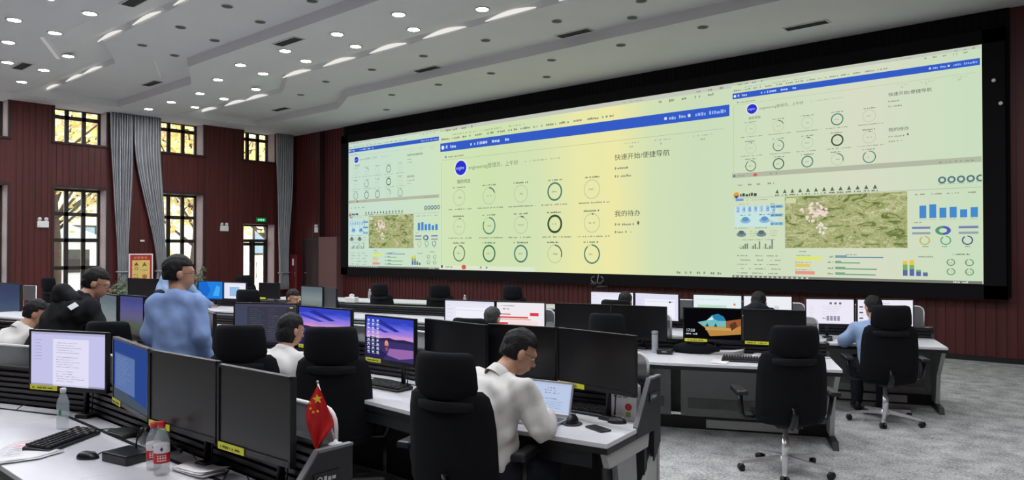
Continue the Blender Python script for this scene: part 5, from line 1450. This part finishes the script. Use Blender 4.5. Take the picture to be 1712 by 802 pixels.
# microphones
def goose(base, tip_px, tipz, lab, z=DT, box=(.11, .14, .035), group='gooseneck microphones', rz=0):
    c = at(*base, z); t = at(*tip_px, tipz)
    r = thing('desk_microphone', lab, 'microphone', (c.x, c.y, z), math.radians(rz), group)
    new(BLACK_S).rbox((0, 0, box[2] / 2), box, .008).build('microphone_base', r)
    d = Matrix.Rotation(-math.radians(rz), 4, 'Z') @ (Vector((t.x, t.y, tipz)) - Vector((c.x, c.y, z)))
    p0 = Vector((0, box[1] * .3, box[2] - .004)); p2 = d; p1 = Vector((p0.x * .6 + p2.x * .2, p0.y * .6 + p2.y * .2, p2.z * .75))
    pts = [((1 - q) ** 2) * p0 + 2 * q * (1 - q) * p1 + q * q * p2 for q in [i / 10 for i in range(11)]]
    new(BLACK).tube([tuple(p) for p in pts], .0045, 6).build('gooseneck', r)
    e = (pts[-1] - pts[-2]).normalized()
    hd = new(BLACK_S).tube([tuple(p2 - e * .01), tuple(p2), tuple(p2 + e * .035), tuple(p2 + e * .045)], .01, 8, rs=[.006, .011, .012, .006]).build('microphone_head', r)
    return r
goose((214, 768), (232, 728), .86, 'broad black microphone base with a short stem on the foreground desk', box=(.20, .15, .045), rz=12)
goose((283, 752), (300, 752), .80, 'black microphone head hanging low behind the red-capped bottles', box=(.07, .07, .02))
goose((1133, 532), (1120, 505), 1.15, 'thin gooseneck microphone before the white screen right of the round head')
goose((905, 552), (897, 511), 1.12, 'thin gooseneck microphone before the white page with red lines')
goose((1330, 540), (1321, 499), 1.16, 'thin gooseneck microphone right of the person in the black jacket')

# papers
REDINK = mat('red_print', (206, 90, 104), .6); GREYINK = mat('grey_print', (150, 150, 156), .6)
def papers(corners, lab, n=3, red=0, z=DT, name='paper_sheets', curl=0.0):
    P = [at(x, y, z) for x, y in corners]; c = sum(P, Vector()) / 4
    r = thing(name, lab, 'papers', (c.x, c.y, z), 0)
    for k in range(n):
        s = new(PAPER); off_ = Vector((random.uniform(-.012, .012), random.uniform(-.012, .012), 0)) * (k > 0)
        q = [p - c + off_ for p in P]; zz = .0012 + k * .0035; G = []
        for i in range(7):
            for j in range(7):
                a, b_ = i / 6, j / 6
                p = (q[0] * (1 - a) + q[1] * a) * (1 - b_) + (q[3] * (1 - a) + q[2] * a) * b_
                G.append((p.x, p.y, zz + curl * (a ** 3) * (k + 1) / n + .002 * math.sin(a * 5 + k) ** 2))
        fs = [(i * 7 + j, i * 7 + j + 1, (i + 1) * 7 + j + 1, (i + 1) * 7 + j) for i in range(6) for j in range(6)]
        o = s.add(G, fs, True).build('sheet', r); md = o.modifiers.new('thickness', 'SOLIDIFY'); md.thickness = .001
    ux = (P[1] - P[0]); uy = (P[3] - P[0]); top = o
    b_ = MB(); zz = .0035 * n + .0035
    for i in range(6):
        b_.use(REDINK if i < red else GREYINK)
        a0 = P[0] - c + uy * (.80 - i * .12) + ux * .1; L_ = ux * random.uniform(.4, .75); w = uy * .018
        b_.add([(p.x, p.y, zz + .003) for p in (a0, a0 + L_, a0 + L_ + w, a0 + w)], [(0, 1, 2, 3)])
    if curl == 0: b_.build('printed_lines', top)
    return r
papers([(-14, 778), (60, 768), (104, 755), (30, 738)], 'loose white sheets with red print on the foreground desk at the left edge', 3, 3)
papers([(-30, 768), (22, 772), (82, 752), (18, 742)], 'second white sheet with red print under the loose sheets at the far left', 1, 2)
papers([(288, 785), (338, 802), (380, 792), (322, 772)], 'curled white sheets with pale print behind the red-capped bottles', 4, 2, curl=.02)
papers([(1188, 592), (1238, 594), (1252, 585), (1198, 581)], 'thick stack of white papers on the third-row desk below the landscape screen', 7, 0, curl=.02, name='paper_stack')
papers([(1186, 606), (1214, 609), (1222, 602), (1194, 599)], 'pinkish sheet left of the dark keyboard on the third-row desk', 1, 3)
papers([(1255, 598), (1292, 600), (1296, 592), (1260, 590)], 'white sheets right of the paper stack on the third-row desk', 2)
papers([(1400, 574), (1424, 575), (1428, 567), (1405, 566)], 'white sheet at the elbow of the person in light blue', 2)
papers([(430, 640), (455, 646), (466, 634), (440, 628)], 'white sheet by the keyboard of the woman in white', 1)

# silver laptop
A, B = at(880, 690, .765), at(944, 704, .765)
A2, B2 = at(879, 629, .965), at(965, 638, .965)
rz = ang(A2, B2); hc = at(914, 694, .765)
lp = thing('laptop', 'open silver laptop with a pale document on screen, at the man in white', 'laptop', (hc.x, hc.y, DT), rz)
new(ALU).rbox((0, -.115, .008), (.325, .225, .014), .006).build('laptop_base', lp)
k = new(mat('laptop_keys', (90, 92, 96), .5))
for i in range(13):
    for j in range(5): k.box((-.138 + i * .023, -.045 - j * .021, .0165), (.019, .017, .003))
k.build('laptop_keys', lp)
new(mat('touchpad', (170, 172, 178), .3)).box((0, -.185, .0155), (.10, .06, .001)).build('touchpad', lp)
M = R3(-16, 0, 0, (0, .0, .014))
lid = new(ALU).rbox((0, .0, .107), (.325, .007, .212), .003, M=M).build('laptop_lid', lp)
cv = Canvas(.30, .185)
cv.rect(0, 0, .30, .185, (176, 192, 222), 0); cv.frect(.0, .0, 1, .05, (200, 206, 220), 1); cv.frect(.03, .08, .94, .84, (184, 200, 228), 1)
cv.scrib(.13, .15, .06, .009, (196, 120, 120), 1); cv.scrib(.11, .135, .09, .006, (110, 120, 150), 2); cv.scrib(.12, .12, .10, .006, (90, 100, 130), 3); cv.scrib(.10, .085, .12, .006, (80, 90, 120), 4)
for i in range(5): cv.scrib(.05, .07 - i * .010, .2, .004, (140, 150, 180), i)
cv.build('laptop_screen', lid, M @ Matrix.Translation(Vector((-.15, -.0042, .015))))

# crumpled bag of snacks and cables behind the laptop
c = at(978, 676, DT); cb = thing('crumpled_bag', 'crumpled pale plastic bag behind the keyboard of the second row', 'bag', (c.x, c.y, DT), .3)
lo, hi = np.array((-.12, -.08, -.0)), np.array((.12, .08, .09))
V, F = surf(lambda P: np.maximum(sdf_ell(P, (0, 0, .02), (.10, .06, .045)) + wr(P, .010, 1.6, 2) + .006 * np.sin(90 * P[..., 0] + 70 * P[..., 1]), .004 - P[..., 2]), lo, hi, .008)
MB().use(mat('crumpled_film', (176, 168, 150), .35, var=.2, scale=30)).add([tuple(v) for v in V], F, False).build('film', cb)
new(BLACK_S).tube([(-.05, .02, .05), (0, .04, .075), (.05, .02, .06), (.09, .0, .03)], .008, 6).build('dark_strap', cb)
# white printed carrier bag at the right end
c = Vector((-2.47, 3.88, DT)); pb = thing('paper_carrier', 'white printed bag with a red round mark behind the last monitor of the second row', 'bag', (c.x, c.y, DT), math.radians(12))
o = new(PAPER); o.loft([[(-.08, -.04, 0), (.08, -.04, 0), (.08, .04, 0), (-.08, .04, 0)], [(-.08, -.04, .20), (.08, -.04, .20), (.08, .04, .205), (-.08, .04, .20)], [(-.07, -.015, .235), (.02, -.02, .25), (.07, -.01, .235), (-.06, .02, .24)]], smooth=False); o.build('bag_body', pb)
cv = Canvas(.15, .18); cv.ring(.105, .075, .022, .022, RED_P, 0, 360, 1); cv.scrib(.01, .15, .12, .014, mat('bag_print', (90, 90, 92), .6), 4, 1); cv.scrib(.01, .128, .10, .012, mat('bag_print', (90, 90, 92), .6), 5, 1); cv.rect(.09, .015, .03, .03, mat('bag_green', (150, 170, 70), .6), 1)
cv.build('bag_print', pb, Matrix.Translation(Vector((-.075, -.0405, .01))))

# red tumbler, acrylic stand
c = at(655, 626, DT); rt = thing('red_tumbler', 'red cup with lid on the desk under the sunset icons screen', 'cup', (c.x, c.y, DT))
new(RED_P).lathe([(.034, 0), (.038, .01), (.040, .13), (.037, .135)], n=22).build('cup_body', rt); new(mat('dark_red_lid', (120, 16, 24), .4)).lathe([(.038, .134), (.038, .155), (.02, .162)], n=20).build('lid', rt)
c = at(621, 617, DT); ac = thing('acrylic_stand', 'clear acrylic wedge stand left of the red cup', 'document stand', (c.x, c.y, DT), math.radians(10))
new(CLEARP).add([(-.07, -.03, 0), (.07, -.03, 0), (.05, .01, .16), (-.05, .01, .16), (-.07, -.034, 0), (.07, -.034, 0), (.05, .006, .16), (-.05, .006, .16)], [(0, 1, 2, 3), (4, 7, 6, 5), (0, 4, 5, 1), (1, 5, 6, 2), (2, 6, 7, 3), (3, 7, 4, 0)]).build('front_plate', ac)
new(CLEARP).add([(-.07, .05, 0), (.07, .05, 0), (.05, .014, .16), (-.05, .014, .16), (-.07, .054, 0), (.07, .054, 0), (.05, .018, .16), (-.05, .018, .16)], [(0, 1, 2, 3), (4, 7, 6, 5), (0, 4, 5, 1), (1, 5, 6, 2), (2, 6, 7, 3), (3, 7, 4, 0)]).build('back_plate', ac)

# third row: white tumbler, black boxes, telephone
c = at(1095, 588, DT); tb = thing('white_tumbler', 'tall pale tumbler with lid at the left end of the third-row papers desk', 'cup', (c.x, c.y, DT))
new(mat('pale_steel', (190, 196, 200), .3, metal=.3)).lathe([(.030, 0), (.032, .005), (.032, .17), (.028, .18)], n=20).build('cup_body', tb); new(GREYP).lathe([(.034, .178), (.034, .208), (.02, .214)], n=20).build('lid', tb)
c = at(1112, 591, DT); o = thing('black_terminal', 'small black box right of the pale tumbler', 'box', (c.x, c.y, DT), .3)
new(BLACK_S).rbox((0, 0, .025), (.15, .10, .05), .01).build('case', o); new(GREYP).box((0, -.051, .025), (.05, .002, .01)).build('front_slot', o)
c = at(1160, 590, DT); o = thing('black_bag', 'black soft bag lying under the landscape screen', 'bag', (c.x, c.y + .05, DT), .32)
V, F = surf(lambda P: np.maximum(sdf_ell(P, (0, 0, .03), (.24, .10, .075)) + wr(P, .006, 1.2, 1), .003 - P[..., 2]), np.array((-.28, -.14, 0.)), np.array((.28, .14, .13)), .013)
MB().use(FABRIC).add([tuple(v) for v in V], F, True).build('bag_body', o); new(BLACK_S).tube([(-.10, -.03, .09), (-.05, -.05, .12), (.05, -.05, .12), (.10, -.03, .09)], .008, 6).build('handle', o)

# tissue box and boxes on the far white desks
c = at(588, 505, DT); o = thing('tissue_box', 'white tissue box on the far white desk right of the grey screens', 'box', (c.x, c.y, DT), .3)
new(PAPER).rbox((0, 0, .05), (.24, .13, .10), .006).build('box_body', o); new(PAPER).loft([[(-.04, -.02, .10), (.04, -.02, .10), (.04, .02, .10), (-.04, .02, .10)], [(-.05, -.01, .15), (.03, -.03, .16), (.05, .02, .15), (-.02, .03, .165)]], smooth=False).build('tissue', o)
c = at(50, 508, .80); o = thing('desk_screen_board', 'pale grey rounded privacy board at the left edge behind the bent man in white', 'partition', (c.x, c.y, 0), .3)
new(FROST).rbox((0, 0, 1.0), (.34, .012, .26), .005).build('pane', o); new(WHITE_P).tube([(-.17, 0, .0), (-.17, 0, 1.13), (.17, 0, 1.13), (.17, 0, .0)], .010).build('frame', o)

# little flag on the end of the nearest row
FLAGR = mat('flag_red_cloth', (214, 38, 40), .7, var=.06, scale=6); FLAGY = mat('flag_yellow', (246, 214, 60), .6)
base = at(561, 741, 1.010); tip = at(531, 638, 1.255)
fl = thing('table_flag', 'small red flag with five yellow stars on a leaning white stick', 'flag', (base.x, base.y, 1.006), HEAD)
bi = Matrix.Rotation(-HEAD, 4, 'Z')
tp_ = bi @ (tip - base)
new(WHITE_P).lathe([(.028, 0), (.028, .005), (.010, .010), (.006, .02)], n=18).build('flag_base', fl)
new(WHITE_P).tube([(0, 0, .008), tuple(tp_)], .0035, 8).build('flag_stick', fl)
new(ALU).sphere(tuple(tp_ + Vector((0, 0, .004))), .006, 10).build('finial', fl)
# cloth: outline of the hanging diamond, given real folds
out = [(531, 642, 531.5, 642), (522, 658, 540, 655), (514, 674, 547, 672), (510.5, 688, 554, 688), (510, 698, 560, 702), (514, 712, 559, 712), (520, 726, 549, 724), (526, 738, 539, 738), (530, 748, 532, 749)]
def flagpt(px, py, q, i):
    s = 2.95 / F_PX; x = (px - 561) * s; z = (741 - py) * s
    return (x, -.012 + .016 * math.sin(q * 9 + i * .55) * (.3 + i * .09), z + .004)
rows_ = []
NQ = 16
for i, (xl, yl, xr, yr) in enumerate(out): rows_.append([flagpt(xl + (xr - xl) * j / NQ, yl + (yr - yl) * j / NQ, j / NQ, i) for j in range(NQ + 1)])
vs = [p for r_ in rows_ for p in r_]
o = new(FLAGR).add(vs, [(i * (NQ + 1) + j, i * (NQ + 1) + j + 1, (i + 1) * (NQ + 1) + j + 1, (i + 1) * (NQ + 1) + j) for i in range(len(out) - 1) for j in range(NQ)], True).build('flag_cloth', fl)
md = o.modifiers.new('thickness', 'SOLIDIFY'); md.thickness = .0012
sb_ = o.modifiers.new('soft', 'SUBSURF'); sb_.levels = 1; sb_.render_levels = 2
def star(px, py, r_, rot):
    s = 2.95 / F_PX; cx, cz = (px - 561) * s, (741 - py) * s; m_ = new(FLAGY); pts = []
    for k in range(10): a = math.radians(90 + rot + 36 * k); q = r_ * s * (1 if k % 2 == 0 else .42); pts.append((cx + q * math.cos(a), -.034, cz + q * math.sin(a) + .004))
    m_.add(pts + [(x, -.031, z) for x, _, z in pts], [tuple(range(10)), tuple(range(10, 20))[::-1]] + [(k, (k + 1) % 10, 10 + (k + 1) % 10, 10 + k) for k in range(10)])
    m_.build('star', o)
star(533.5, 663, 8.2, 8)
for x, y in ((520.5, 669), (522, 679), (526.5, 685), (534, 683.5)): star(x, y, 2.6, 20)

# cables on the foreground desk
def cable(pts, lab, z=DT + .004, r_=.003):
    P = [at(x, y, z + (h if h else 0)) for x, y, h in pts]
    # smooth the run
    Q = []
    for i in range(len(P) - 1):
        p0, p1, p2, p3 = P[max(i - 1, 0)], P[i], P[i + 1], P[min(i + 2, len(P) - 1)]
        for k in range(6):
            t = k / 6; Q.append(.5 * ((2 * p1) + (p2 - p0) * t + (2 * p0 - 5 * p1 + 4 * p2 - p3) * t * t + (3 * p1 - p0 - 3 * p2 + p3) * t ** 3))
    Q.append(P[-1]); c = Q[0]
    o = new(BLACK).tube([tuple(p - c) for p in Q], r_, 6).build('cable'); o.location = c; tag(o, lab, 'cable')
cable([(28, 684, 0), (45, 674, .02), (70, 671, .03), (92, 676, .02), (118, 687, 0), (136, 689, 0)], 'black cable arching behind the clear bottle on the foreground desk')
cable([(118, 732, 0), (140, 724, 0), (165, 718, 0), (200, 716, 0), (228, 720, 0)], 'thin black cable running from the foreground keyboard to the rear')
cable([(160, 762, 0), (172, 755, 0), (190, 752, 0)], 'thin cable of the small foreground mouse')
cable([(300, 742, 0), (316, 752, .01), (330, 770, 0), (350, 796, 0)], 'black cable beside the curled sheets in the foreground')
cable([(372, 806, 0), (380, 788, .01), (395, 778, .02), (410, 790, 0), (418, 806, 0)], 'thin looped cable at the lower edge near the flag end of the desk')
c = at(208, 726, DT); o = thing('dark_pouch', 'flat dark pouch behind the broad microphone base', 'pouch', (c.x, c.y, DT), .1)
new(mat('olive_black_cloth', (42, 44, 40), .7, bump=.2)).rbox((0, 0, .012), (.20, .10, .024), .01).build('pouch_body', o); new(GREYP).box((0, -.05, .014), (.16, .003, .003)).build('zip', o)

# potted plants by the windows
def plant(loc, h, lab, seed):
    rng = random.Random(seed); r = thing('potted_plant', lab, 'plant', loc)
    new(mat('brown_pot', (90, 64, 52), .6)).lathe([(.10, 0), (.15, .22), (.16, .23), (.14, .235), (.135, .20)], n=18).build('pot', r)
    st = new(mat('plant_stem', (70, 84, 56), .7)); lf = new(mat('grey_green_leaves', (112, 128, 104), .6, var=.25, scale=12)); n = 0
    for k in range(14):
        a = rng.uniform(0, 6.28); L = h * rng.uniform(.6, 1); sp_ = rng.uniform(.1, .35)
        tip_ = Vector((math.cos(a) * sp_, math.sin(a) * sp_, .2 + L)); st.tube([(0, 0, .18), (tip_.x * .4, tip_.y * .4, .2 + L * .6), tuple(tip_)], .006, 5)
        for q in range(7):
            c_ = tip_ * rng.uniform(.6, 1.0); d = Vector((rng.uniform(-1, 1), rng.uniform(-1, 1), rng.uniform(-.4, .8))).normalized() * rng.uniform(.10, .16); s_ = d.orthogonal().normalized() * .035
            lf.add([tuple(c_), tuple(c_ + d * .5 + s_), tuple(c_ + d), tuple(c_ + d * .5 - s_)], [(0, 1, 2, 3)])
    st.build('stems', r); lf.build('leaves', r)
plant((-19.6, 7.35, 0), .95, 'potted leafy plant before the curtains left of the warning board', 3)
plant((-20.4, 9.75, 0), 1.25, 'potted plant at the right curtain beside the third window', 6)
